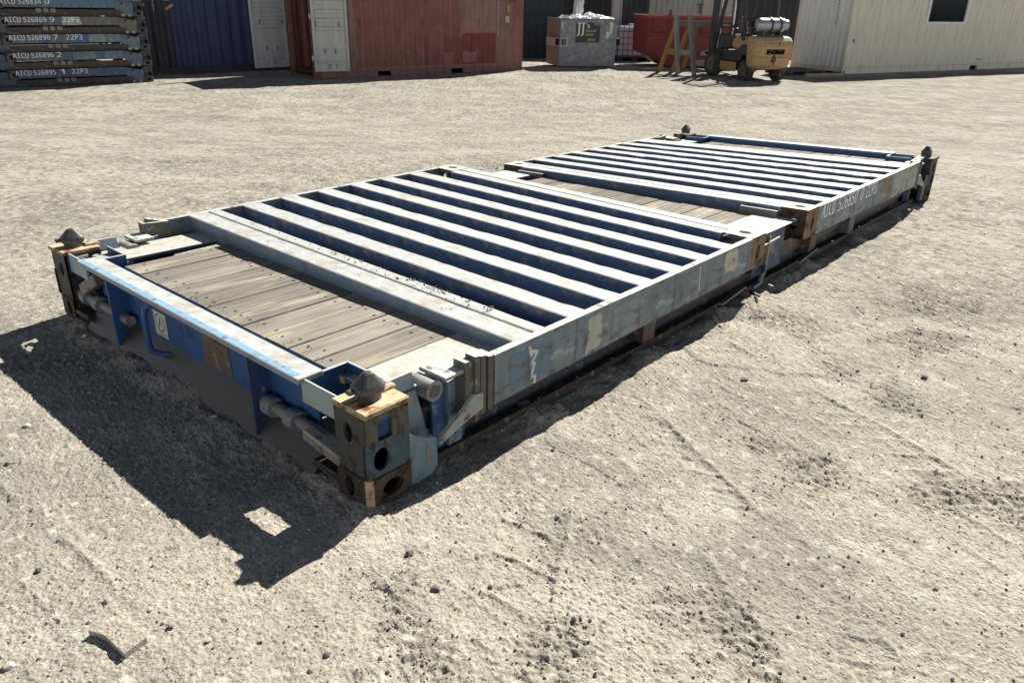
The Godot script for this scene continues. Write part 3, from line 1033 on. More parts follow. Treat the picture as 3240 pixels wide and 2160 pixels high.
		paint(Color(0.12, 0.20, 0.26) * (0.3 if far else 1.0), Color(0.5, 0.55, 0.55))
		prism(st, [Vector2(0.176, 0.02), Vector2(0.176, 0.226), Vector2(0.192, 0.208), Vector2(0.215, 0.190), Vector2(0.25, 0.172), Vector2(0.285, 0.158), Vector2(0.298, 0.15), Vector2(0.30, 0.045), Vector2(0.27, 0.02)], -0.022, -0.008, side)
		tube(st, f * Vector3(0.026, 0.03, 0.288), f * Vector3(0.026, 0.152, 0.288), 0.016, 10)
		paint(Color(0.30, 0.19, 0.11))
		prism(st, [Vector2(0.252, 0.055), Vector2(0.252, 0.14), Vector2(0.262, 0.135), Vector2(0.262, 0.06)], -0.008, -0.006, side)
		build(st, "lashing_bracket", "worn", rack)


func sticker_mesh() -> ArrayMesh:
	var st := SurfaceTool.new()
	st.begin(Mesh.PRIMITIVE_TRIANGLES)
	var z := 0.0795
	var q := [[1.558, 0.137, 0, 1], [1.558, 0.250, 0, 0], [1.445, 0.250, 1, 0], [1.445, 0.137, 1, 1]]
	for k in [0, 1, 2, 0, 2, 3]:
		st.set_normal(Vector3(0, 0, -1))
		st.set_uv(Vector2(q[k][2], q[k][3]))
		st.add_vertex(pt(Vector3(q[k][0], q[k][1], z)))
	return st.commit()


func sticker_texture():
	var n := 128
	var im := Image.create(n, n, false, Image.FORMAT_RGBA8)
	for y in n:
		for x in n:
			var c := Color(0.78, 0.77, 0.74)
			var d := Vector2(x - 58, y - 56).length()
			if absf(d - 44) < 3.0 and not (x > 50 and y < 30): c = Color(0.10, 0.10, 0.11)
			# a little pointing hand or hook, in black and red
			if absf((x - 52) - (y - 60) * -0.5) < 4 and y > 28 and y < 84: c = Color(0.12, 0.10, 0.10)
			if absf((x - 66) - (y - 60) * 0.7) < 3 and y > 40 and y < 72: c = Color(0.55, 0.10, 0.09)
			if y > 112 and y < 118 and x > 20 and x < 108: c = Color(0.35, 0.35, 0.36)
			im.set_pixel(x, y, c)
	var m := StandardMaterial3D.new()
	m.albedo_texture = tex(im)
	m.roughness = 0.7
	M.sticker = m
	M.iron_worn = steel(tex(ramp_image(noise_image(256, 81, 0.03), [[0.0, Color(0.17, 0.14, 0.13)], [0.4, Color(0.24, 0.24, 0.245)], [0.7, Color(0.31, 0.315, 0.325)], [1.0, Color(0.42, 0.42, 0.43)]])), null, null, 0.5, 0.2, 0.6)


# a rolled bar across the rack: z0..z1 along the rack, its upper face at h, dented a little along its length
func crossbar(st: SurfaceTool, x0: float, x1: float, z0: float, z1: float, lo: float, h: float, dent: float, seed_: int):
	var n := FastNoiseLite.new()
	n.seed = seed_
	n.frequency = 1.3
	var prof := [Vector2(z0 + 0.003, lo), Vector2(z0, h - 0.008), Vector2(z0 + 0.002, h - 0.003), Vector2(z0 + 0.008, h), Vector2(z1 - 0.008, h), Vector2(z1 - 0.002, h - 0.003), Vector2(z1, h - 0.008), Vector2(z1 - 0.003, lo)]
	var seg := 40
	var off := func(i: int, k: int) -> Vector3:
		var x := lerpf(x0, x1, float(i) / seg)
		var d := dent * n.get_noise_1d(x * 2.2) + dent * 1.5 * maxf(0.0, n.get_noise_1d(x * 5.0 + 30.0) - 0.3)
		var back := 1.0 if k >= 4 else 0.35
		return Vector3(x, prof[k].y - (absf(d) * 1.2 * back if k in [2, 3, 4, 5] else 0.0), prof[k].x + d * back)
	for i in seg:
		for k in prof.size() - 1:
			var a: Vector3 = off.call(i, k)
			var b: Vector3 = off.call(i + 1, k)
			var c: Vector3 = off.call(i + 1, k + 1)
			var d: Vector3 = off.call(i, k + 1)
			var e: Vector2 = prof[k + 1] - prof[k]
			quad(st, a, b, c, d, Vector3(0, e.x, -e.y))
	for s in 2:
		var q := []
		for k in prof.size(): q.append(off.call(seg if s else 0, k))
		for k in range(1, prof.size() - 1): tri(st, q[0], q[k], q[k + 1], Vector3(1 if s else -1, 0, 0))


func end_wall(rack: Node3D, far: bool) -> MeshInstance3D:
	var e := at_end(far, false)
	warp = 3 if far else 2
	var H := 0.36
	# two side rails with thin upper edges; the hinge end of each tapers down to its pin
	var st := begin()
	for s in 2:
		var f := at_end(far, s == 1)
		var side := f * Transform3D(Basis(Vector3(0, 0, 1), Vector3.UP, Vector3(-1, 0, 0)), Vector3.ZERO)
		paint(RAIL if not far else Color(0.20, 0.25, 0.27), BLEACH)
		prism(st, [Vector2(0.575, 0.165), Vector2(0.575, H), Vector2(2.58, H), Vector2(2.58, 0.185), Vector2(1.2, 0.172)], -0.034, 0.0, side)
		paint(DEEP)
		prism(st, [Vector2(0.60, 0.20), Vector2(0.60, 0.23), Vector2(2.58, 0.23), Vector2(2.58, 0.20)], -0.09, -0.034, side)
	var wall := build(st, "end_wall", "rail", rack)
	for s in 2:
		var f := at_end(far, s == 1)
		var side := f * Transform3D(Basis(Vector3(0, 0, 1), Vector3.UP, Vector3(-1, 0, 0)), Vector3.ZERO)
		st = begin()
		# ribbed knuckle and the arm that runs down to the hinge
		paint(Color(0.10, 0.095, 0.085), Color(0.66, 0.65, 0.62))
		for r in 3: prism(st, [Vector2(0.478 + r * 0.033, 0.13 + r * 0.012), Vector2(0.478 + r * 0.033, 0.385 - r * 0.010), Vector2(0.503 + r * 0.033, 0.381 - r * 0.010), Vector2(0.503 + r * 0.033, 0.14 + r * 0.012)], -0.05, -0.002 - 0.004 * (r % 2), side)
		prism(st, [Vector2(0.44, 0.15), Vector2(0.44, 0.372), Vector2(0.576, 0.362), Vector2(0.576, 0.17)], -0.07, -0.012, side)
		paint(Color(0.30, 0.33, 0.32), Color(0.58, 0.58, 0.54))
		prism(st, [Vector2(0.30, 0.118), Vector2(0.318, 0.152), Vector2(0.40, 0.195), Vector2(0.47, 0.245), Vector2(0.512, 0.24), Vector2(0.512, 0.178), Vector2(0.40, 0.150)], -0.012, 0.004, side)
		build(st, "hinge_arm", "worn", wall)
		# corner fitting at the tip
		st = begin()
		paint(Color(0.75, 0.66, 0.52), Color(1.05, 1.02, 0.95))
		var ft := f * Transform3D(Basis(Vector3(0, 0, 1), Vector3.UP, Vector3(-1, 0, 0)), Vector3.ZERO)
		paint(Color(0.30, 0.23, 0.175))
		holed(st, ft, 2.58, 2.742, H - 0.175, H - 0.004, 2.663, H - 0.09, 0.026, 0.042, 0.02)
		paint(Color(0.105, 0.08, 0.065))
		var tf := f * Transform3D(Basis(Vector3(-1, 0, 0), Vector3.UP, Vector3(0, 0, 1)), Vector3(0.17, 0, 2.75))
		holed(st, tf, 0.0, 0.162, H - 0.175, H - 0.004, 0.085, H - 0.09, 0.03, 0.04, 0.02)
		build(st, "corner_fitting", "casting", wall)
		st = begin()
		paint(Color(0.70, 0.68, 0.62))
		var uf := f * Transform3D(Basis(Vector3(1, 0, 0), Vector3(0, 0, -1), Vector3(0, 1, 0)), Vector3(0, H + 0.002, 2.75))
		holed(st, uf, 0.002, 0.176, 0.004, 0.168, 0.088, 0.084, 0.036, 0.030, 0.022)
		build(st, "fitting_top", "worn", wall)
		st = begin()
		for k in 3:
			var a0 := PI / 2 * k / 3.0
			var a1 := PI / 2 * (k + 1) / 3.0
			paint(Color(0.5, 0.4, 0.3))
			var c0 := Vector3(0.012 - 0.012 * cos(a0), 0, 2.738 + 0.012 * sin(a0))
			var c1 := Vector3(0.012 - 0.012 * cos(a1), 0, 2.738 + 0.012 * sin(a1))
			quad(st, f * (c0 + Vector3(0, H - 0.175, 0)), f * (c1 + Vector3(0, H - 0.175, 0)), f * (c1 + Vector3(0, H - 0.002, 0)), f * (c0 + Vector3(0, H - 0.002, 0)), f.basis * Vector3(-1, 0, 1))
		paint(Color(0.1, 0.07, 0.05))
		box(st, Vector3(0.02, H - 0.18, 2.582), Vector3(0.176, H - 0.172, 2.745), 0, f)
		build(st, "fitting_edge", "casting", wall)
	# hinge beam (two plates), six bars, tip beam (two plates)
	var bars := [[0.705, 0.822], [0.826, 0.898], [1.03, 1.15], [1.287, 1.402], [1.543, 1.658], [1.80, 1.917], [2.05, 2.165], [2.302, 2.42], [2.562, 2.652], [2.657, 2.748]]
	for k in bars.size():
		st = begin()
		var b: Array = bars[k]
		var wide: bool = k < 2 or k > 7
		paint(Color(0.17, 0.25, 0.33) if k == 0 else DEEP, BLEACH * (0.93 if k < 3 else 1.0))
		warp = 0
		var x0 := 0.035 if not (k > 7) else 0.178
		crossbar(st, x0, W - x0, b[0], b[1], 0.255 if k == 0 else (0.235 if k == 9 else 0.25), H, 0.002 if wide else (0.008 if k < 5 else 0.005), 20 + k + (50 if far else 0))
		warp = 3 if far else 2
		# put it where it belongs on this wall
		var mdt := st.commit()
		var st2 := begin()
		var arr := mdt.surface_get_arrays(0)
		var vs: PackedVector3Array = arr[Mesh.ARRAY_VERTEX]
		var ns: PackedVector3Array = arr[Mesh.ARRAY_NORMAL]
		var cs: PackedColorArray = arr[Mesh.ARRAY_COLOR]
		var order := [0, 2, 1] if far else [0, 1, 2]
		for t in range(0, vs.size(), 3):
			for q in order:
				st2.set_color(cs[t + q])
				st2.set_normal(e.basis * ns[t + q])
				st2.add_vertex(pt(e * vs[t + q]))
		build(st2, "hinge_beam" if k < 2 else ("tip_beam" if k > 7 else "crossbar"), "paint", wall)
	# a pale plate lies along the foot of the far wall's tip at both fittings
	for s in 2:
		var f := at_end(far, s == 1)
		st = begin()
		paint(Color(0.16, 0.17, 0.16), Color(0.60, 0.61, 0.60))
		box(st, Vector3(0.178, H - 0.075, 2.752), Vector3(0.42, H - 0.022, 2.785), 0.002, f)
		build(st, "stop_plate", "worn", wall)
	return wall


func jagged(poly: Array, amp := 0.007) -> Array:
	var out := []
	for i in poly.size():
		var a: Vector2 = poly[i]
		var b: Vector2 = poly[(i + 1) % poly.size()]
		var n := maxi(1, int(a.distance_to(b) / 0.022))
		for k in n:
			var p := a.lerp(b, float(k) / n)
			out.append(p + Vector2(rng.randf_range(-amp, amp) * 1.6, rng.randf_range(-amp, amp)) * (1.0 if k > 0 else 0.4))
	return out


func paint_patch(parent: Node3D, poly: Array, c: Color, m := "rail"):
	var st := begin()
	paint(c)
	var side := Transform3D(Basis(Vector3(0, 0, 1), Vector3.UP, Vector3(-1, 0, 0)), Vector3.ZERO)
	prism(st, jagged(poly) if poly.size() > 4 or absf(poly[0].x - poly[2].x) > 0.1 else poly, -0.002, 0.0009, side)
	build(st, "paint_patch", m, parent)


func main_rack():
	sticker_texture()
	var rack := thing("flat_rack", "folded blue-grey flat rack lying alone in the middle of the dirt yard", "flat rack", Vector3(-0.4368, 0, -2.0117), PI - 0.7184)
	warp = 1
	var st := begin()
	# long floor beams at both sides
	for s in 2:
		var f := at_end(false, s == 1)
		st = begin()
		paint(Color(0.06, 0.07, 0.085), DUST)
		box(st, Vector3(0.115, 0.02, 0.19), Vector3(0.127, FLOOR - 0.106, L - 0.19), 0, f)
		paint(Color(0.035, 0.032, 0.03), Color(0.06, 0.056, 0.052))
		box(st, Vector3(0.05, 0.012, 0.32), Vector3(0.20, 0.028, L - 0.32), 0, f)
		paint(Color(0.05, 0.035, 0.028))
		box(st, Vector3(0.05, 0.028, 0.32), Vector3(0.062, 0.048, L - 0.32), 0, f)
		paint(Color(0.10, 0.075, 0.06))
		box(st, Vector3(0.095, 0.10, 0.45), Vector3(0.113, 0.20, L - 0.45), 0, f)
		build(st, "side_beam", "worn", rack)
		# steel strip of the deck and the middle plate that carries the wall tips
		st = begin()
		paint(DEEP, Color(0.62, 0.61, 0.57))
		for part in [[0.17, 0.98], [2.50, 3.55], [5.10, L - 0.17]]:
			box(st, Vector3(0.10, FLOOR - 0.014, part[0]), Vector3(0.318, FLOOR + 0.002, part[1]), 0.002, f)
		for part in [[0.98, 2.50], [3.55, 5.10]]:
			box(st, Vector3(0.10, FLOOR - 0.105, part[0]), Vector3(0.318, FLOOR - 0.09, part[1]), 0.002, f)
		build(st, "deck_strip", "paint", rack)
		st = begin()
		paint(Color(0.035, 0.07, 0.14), Color(0.70, 0.71, 0.71))
		box(st, Vector3(0.06, FLOOR + 0.002, 2.76), Vector3(0.318, FLOOR + 0.008, 3.32), 0.002, f)
		box(st, Vector3(0.062, 0.085, 2.77), Vector3(0.075, FLOOR + 0.002, 3.155), 0, f)
		box(st, Vector3(0.062, 0.085, 3.14), Vector3(0.10, FLOOR + 0.002, 3.155), 0, f)
		paint(Color(0.32, 0.26, 0.14))
		bar(st, f * Vector3(0.056, 0.30, 2.93), f * Vector3(0.056, 0.12, 2.93), 0.014, 0.012)
		paint(Color(0.45, 0.44, 0.42))
		tube(st, f * Vector3(0.05, 0.262, 2.84), f * Vector3(0.045, 0.275, 3.04), 0.006, 8)
		build(st, "middle_plate", "paint", rack)
		# hooks, feet and brackets under the rails
		st = begin()
		paint(Color(0.16, 0.20, 0.24), DUST)
		pipe(st, [f * Vector3(0.05, 0.13, 2.90), f * Vector3(0.035, 0.10, 2.86), f * Vector3(0.035, 0.05, 2.83), f * Vector3(0.05, 0.03, 2.78)], 0.014, 8)
		build(st, "lashing_hook", "worn", rack)
		for q in [1.62, 4.2, 3.52]:
			st = begin()
			paint(Color(0.12, 0.14, 0.15) if q > 4 else Color(0.09, 0.06, 0.05), DUST)
			box(st, Vector3(0.035, 0.06, q), Vector3(0.115, 0.20, q + 0.10), 0.004, f)
			build(st, "rail_bracket", "worn", rack)
		st = begin()
		paint(Color(0.24, 0.25, 0.25), DUST)
		bar(st, f * Vector3(0.03, 0.055, 3.36), f * Vector3(0.03, 0.085, 3.62), 0.03, 0.012, 0.002)
		bar(st, f * Vector3(0.03, 0.055, 2.36), f * Vector3(0.03, 0.085, 2.62), 0.03, 0.012, 0.002)
		build(st, "stop_bar", "worn", rack)
	# the planks of the deck
	var u := 0.322
	var wide := [0.176, 0.150, 0.146, 0.158, 0.112, 0.150, 0.142, 0.156, 0.118, 0.158, 0.160]
	var total := 0.0
	for w in wide: total += w
	for k in wide.size():
		var w: float = wide[k] * (1.694 / total)
		st = begin()
		var tone := rng.randf_range(0.70, 1.15)
		paint(Color(0.36, 0.338, 0.31) * tone)
		var gap := 0.0034 if k != 2 else 0.007
		var up := rng.randf_range(-0.003, 0.002)
		var off := rng.randf_range(0, 0.002)
		for part in [[0.168 + off, 0.98, 0.0], [0.984, 2.50, -0.09], [2.504, 3.55, 0.0], [3.554, 5.10, -0.09], [5.104, L - 0.17, 0.0]]:
			box(st, Vector3(u + gap, FLOOR + part[2] - 0.03, part[0]), Vector3(u + w - gap, FLOOR + up + part[2], part[1]), 0.003)
		build(st, "plank", "plank", rack)
		st = begin()
		paint(Color(0.03, 0.022, 0.018))
		for v in [0.235, 0.60, 3.05, 5.30, 5.80]:
			for q in 2:
				var c := Vector3(u + w * (0.24 + 0.5 * q) + rng.randf_range(-0.012, 0.012), 0, v + rng.randf_range(-0.02, 0.02))
				tube(st, c + Vector3(0, FLOOR + up - 0.01, 0), c + Vector3(0, FLOOR + up + 0.0012, 0), rng.randf_range(0.006, 0.0085), 9)
		tag(build(st, "nail_heads", "iron", rack), "", "", "", "stuff")
		u += w
	for far in [false, true]:
		warp = 1
		end_details(rack, far)
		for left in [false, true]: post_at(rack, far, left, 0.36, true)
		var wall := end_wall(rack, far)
		if far:
			var side := Vector3(-0.0014, 0.226, 3.52)
			for part in [["AICU", 3.53, 0.205], ["526850", 3.79, 0.335], ["0", 4.19, 0.055], ["22P3", 4.305, 0.20]]:
				var o := letters(wall, part[0], pt(Vector3(-0.0012, 0.238, part[1])), Vector3(0, 0, 1), Vector3.UP, 0.092, "white_worn")
				o.scale.x = part[2] / maxf(0.01, o.mesh.get_aabb().size.x)
			paint_patch(wall, [Vector2(4.92, 0.172), Vector2(4.90, 0.355), Vector2(5.44, 0.355), Vector2(5.46, 0.18)], Color(0.33, 0.35, 0.32))
			paint_patch(wall, [Vector2(4.66, 0.168), Vector2(4.66, 0.352), Vector2(4.86, 0.352), Vector2(4.87, 0.17)], Color(0.20, 0.155, 0.12))
			paint_patch(wall, [Vector2(4.38, 0.18), Vector2(4.40, 0.34), Vector2(4.64, 0.34), Vector2(4.64, 0.18)], Color(0.17, 0.24, 0.31))
		else:
			paint_patch(wall, [Vector2(1.118, 0.172), Vector2(1.13, 0.336), Vector2(1.17, 0.342), Vector2(1.223, 0.330), Vector2(1.228, 0.20), Vector2(1.19, 0.182), Vector2(1.15, 0.19)], Color(0.42, 0.46, 0.40))
			paint_patch(wall, [Vector2(2.295, 0.235), Vector2(2.287, 0.345), Vector2(2.33, 0.352), Vector2(2.41, 0.345), Vector2(2.418, 0.262), Vector2(2.40, 0.225), Vector2(2.35, 0.24)], Color(0.50, 0.48, 0.40))
			paint_patch(wall, [Vector2(1.0, 0.196), Vector2(1.0, 0.30), Vector2(1.105, 0.29), Vector2(1.105, 0.19)], Color(0.19, 0.26, 0.33))
			paint_patch(wall, [Vector2(0.66, 0.18), Vector2(0.66, 0.32), Vector2(0.80, 0.33), Vector2(0.90, 0.31), Vector2(0.90, 0.19)], Color(0.12, 0.20, 0.27))
			paint_patch(wall, [Vector2(1.30, 0.18), Vector2(1.30, 0.33), Vector2(1.52, 0.33), Vector2(1.53, 0.18)], Color(0.23, 0.285, 0.30))
			paint_patch(wall, [Vector2(1.62, 0.185), Vector2(1.60, 0.335), Vector2(1.96, 0.335), Vector2(1.98, 0.19)], Color(0.15, 0.21, 0.24))
			paint_patch(wall, [Vector2(2.022, 0.342), Vector2(2.028, 0.342), Vector2(2.042, 0.21), Vector2(2.036, 0.205)], Color(0.7, 0.7, 0.68), "paint")
			# brushed white scrawl
			for s in [[0.760, 0.335, 0.775, 0.29], [0.775, 0.31, 0.81, 0.298], [0.81, 0.298, 0.775, 0.262], [0.775, 0.262, 0.80, 0.25], [0.79, 0.25, 0.778, 0.215], [0.775, 0.205, 0.80, 0.20], [0.80, 0.20, 0.795, 0.17]]:
				st = begin()
				paint(Color(0.62, 0.63, 0.62))
				bar(st, Vector3(-0.001, s[1], s[0]), Vector3(-0.001, s[3], s[2]), 0.0016, 0.013, 0.0, Vector3.RIGHT.cross(Vector3(0, s[3] - s[1], s[2] - s[0])).normalized())
				build(st, "paint_stroke", "worn", wall)
	warp = 0


# ---------------------------------------------------------------- what stands at the back of the yard
func face(side: int, len: float, wid: float) -> Transform3D:
	# front (+z), back, left (-x), right of a box that runs from x = 0 to len and z = 0 to -wid
	match side:
		0: return Transform3D(Basis(Vector3(1, 0, 0), Vector3.UP, Vector3(0, 0, 1)), Vector3.ZERO)
		1: return Transform3D(Basis(Vector3(-1, 0, 0), Vector3.UP, Vector3(0, 0, -1)), Vector3(len, 0, -wid))
		2: return Transform3D(Basis(Vector3(0, 0, 1), Vector3.UP, Vector3(-1, 0, 0)), Vector3(0, 0, -wid))
	return Transform3D(Basis(Vector3(0, 0, -1), Vector3.UP, Vector3(1, 0, 0)), Vector3(len, 0, 0))


func container(called: String, label: String, at: Vector3, turn: float, len: float, wid: float, c: Color, tint: Callable, ys := [], open_end := false, pockets := [], pitch := 0.278, depth := 0.034, group := "", steel_name := "container", frame_c = null) -> Node3D:
	var o := thing(called, label, "container", at, turn, group)
	var hh := 2.591
	var fc: Color = c * 0.9 if frame_c == null else frame_c
	for s in 4:
		var st := begin()
		var a := 0.13
		if not (s == 2 and open_end):
			corrugated(st, face(s, len, wid).translated_local(Vector3(0, 0, -0.012)), a, (len if s < 2 else wid) - a, 0.155, hh - 0.10, pitch, depth, tint if s == 0 else func(_x, _y): return c, ys if s == 0 else [])
			build(st, "side_panel" if s < 2 else "end_panel", steel_name, o)
	var st2 := begin()
	paint(fc)
	for s in 2:
		for q in 2:
			var x := 0.0 if s == 0 else len - 0.13
			var z := 0.0 if q == 0 else -wid + 0.13
			var one := begin()
			box(one, Vector3(x, 0.118, z - 0.13), Vector3(x + 0.13, hh - 0.118, z), 0.012)
			build(one, "corner_post", steel_name, o)
			for y in [0.0, hh - 0.118]:
				one = begin()
				paint(fc * 0.85)
				box(one, Vector3(x - 0.003 if s == 0 else x, y, z - 0.13 - (0.003 if q else 0.0)), Vector3(x + 0.13 + (0.003 if s else 0.0), y + 0.118, z + (0.0 if q else 0.003)), 0.01)
				if y == 0.0:
					paint(Color(0.01, 0.01, 0.01))
					box(one, Vector3(x + 0.04, 0.03, z - 0.02 if q == 0 else z - 0.115), Vector3(x + 0.09, 0.09, z + 0.0036 if q == 0 else z - 0.11), 0.0)
				paint(fc)
				build(one, "corner_casting", steel_name, o)
	var edges := [0.13]
	for p in pockets:
		edges.append(p - 0.18)
		edges.append(p + 0.18)
	edges.append(len - 0.13)
	for k in range(0, edges.size(), 2):
		box(st2, Vector3(edges[k], 0.0, -0.06), Vector3(edges[k + 1], 0.155, -0.004), 0.006)
	for p in pockets: box(st2, Vector3(p - 0.18, 0.125, -0.06), Vector3(p + 0.18, 0.155, -0.005), 0.0)
	box(st2, Vector3(0.13, 0.0, -wid + 0.004), Vector3(len - 0.13, 0.155, -wid + 0.06))
	box(st2, Vector3(len - 0.06, 0.0, -wid + 0.13), Vector3(len - 0.004, 0.155, -0.13))
	box(st2, Vector3(0.004, 0.0, -wid + 0.13), Vector3(0.06, 0.155 if not open_end else 0.05, -0.13))
	build(st2, "bottom_rail", steel_name, o)
	st2 = begin()
	paint(fc)
	box(st2, Vector3(0.13, hh - 0.10, -0.06), Vector3(len - 0.13, hh, -0.004))
	box(st2, Vector3(0.13, hh - 0.10, -wid + 0.004), Vector3(len - 0.13, hh, -wid + 0.06))
	box(st2, Vector3(len - 0.06, hh - 0.10, -wid + 0.13), Vector3(len - 0.004, hh, -0.13))
	box(st2, Vector3(0.004, hh - 0.10, -wid + 0.13), Vector3(0.06, hh, -0.13))
	build(st2, "top_rail", steel_name, o)
	st2 = begin()
	box(st2, Vector3(0.06, hh - 0.05, -wid + 0.06), Vector3(len - 0.06, hh - 0.02, -0.06))
	build(st2, "roof", steel_name, o)
	if pockets.size() > 0 or open_end:
		st2 = begin()
		paint(Color(0.10, 0.07, 0.05))
		box(st2, Vector3(0.06, 0.128, -wid + 0.06), Vector3(len - 0.06, 0.15, -0.06))
		build(st2, "floor", "paint", o)
	return o


func door_leaf(o: Node3D, hinge: Vector3, dir: Vector3, w: float, c: Color):
	var st := begin()
	var xf := Transform3D(Basis(dir, Vector3.UP, dir.cross(Vector3.UP) * signf(dir.x)), hinge)
	paint(c)
	box(st, Vector3(0.0, 0.0, -0.02), Vector3(w, 2.28, 0.0), 0.004, xf)
	box(st, Vector3(0.0, 0.0, 0.0), Vector3(0.07, 2.28, 0.035), 0.008, xf)
	box(st, Vector3(w - 0.06, 0.0, 0.0), Vector3(w, 2.28, 0.035), 0.008, xf)
	box(st, Vector3(0.07, 0.0, 0.0), Vector3(w - 0.06, 0.16, 0.026), 0.006, xf)
	for y in [0.20, 0.90, 1.08, 1.27, 1.46]:
		box(st, Vector3(0.09, y, 0.0), Vector3(w - 0.08, y + (0.085 if y > 0.3 else 0.05), 0.030), 0.012, xf)
	var leaf := build(st, "door", "container", o)
	st = begin()
	paint(Color(0.05, 0.05, 0.05))
	box(st, Vector3(-0.012, 0.0, -0.03), Vector3(0.0, 2.28, 0.02), 0.0, xf)
	build(st, "gasket", "rubber", leaf)
	for q in [[0.32, 0.40], [0.62, 0.40], [0.12, 1.0], [0.76, 1.0], [0.40, 0.06], [0.62, 0.06], [0.45, 0.06]]:
		st = begin()
		paint(Color(0.08, 0.075, 0.07))
		box(st, Vector3(q[0] * w - 0.006, q[1], 0.001), Vector3(q[0] * w + 0.006, q[1] + 0.10, 0.034), 0.0, xf)
		build(st, "bolt_strip", "worn", leaf)
	for y in [0.25, 1.15, 2.0]:
		st = begin()
		paint(c * 0.8)
		box(st, Vector3(-0.05, y, -0.012), Vector3(0.05, y + 0.11, 0.045), 0.006, xf)
		build(st, "hinge", "container", leaf)


func decal_plate(parent: Node3D, called: String, x0: float, x1: float, y0: float, y1: float, z: float, c: Color):
	var st := begin()
	paint(c)
	box(st, Vector3(x0, y0, z - 0.003), Vector3(x1, y1, z))
	build(st, called, "clean", parent)


func stacked(parent: Node3D, words: String, x: float, y_top: float, z: float, size: float, m: String):
	for i in words.length():
		if words[i] == " ": continue
		letters(parent, words[i], Vector3(x, y_top - (i + 1) * size * 1.25, z), Vector3.RIGHT, Vector3.UP, size, m, 0.9, "Droid Sans")


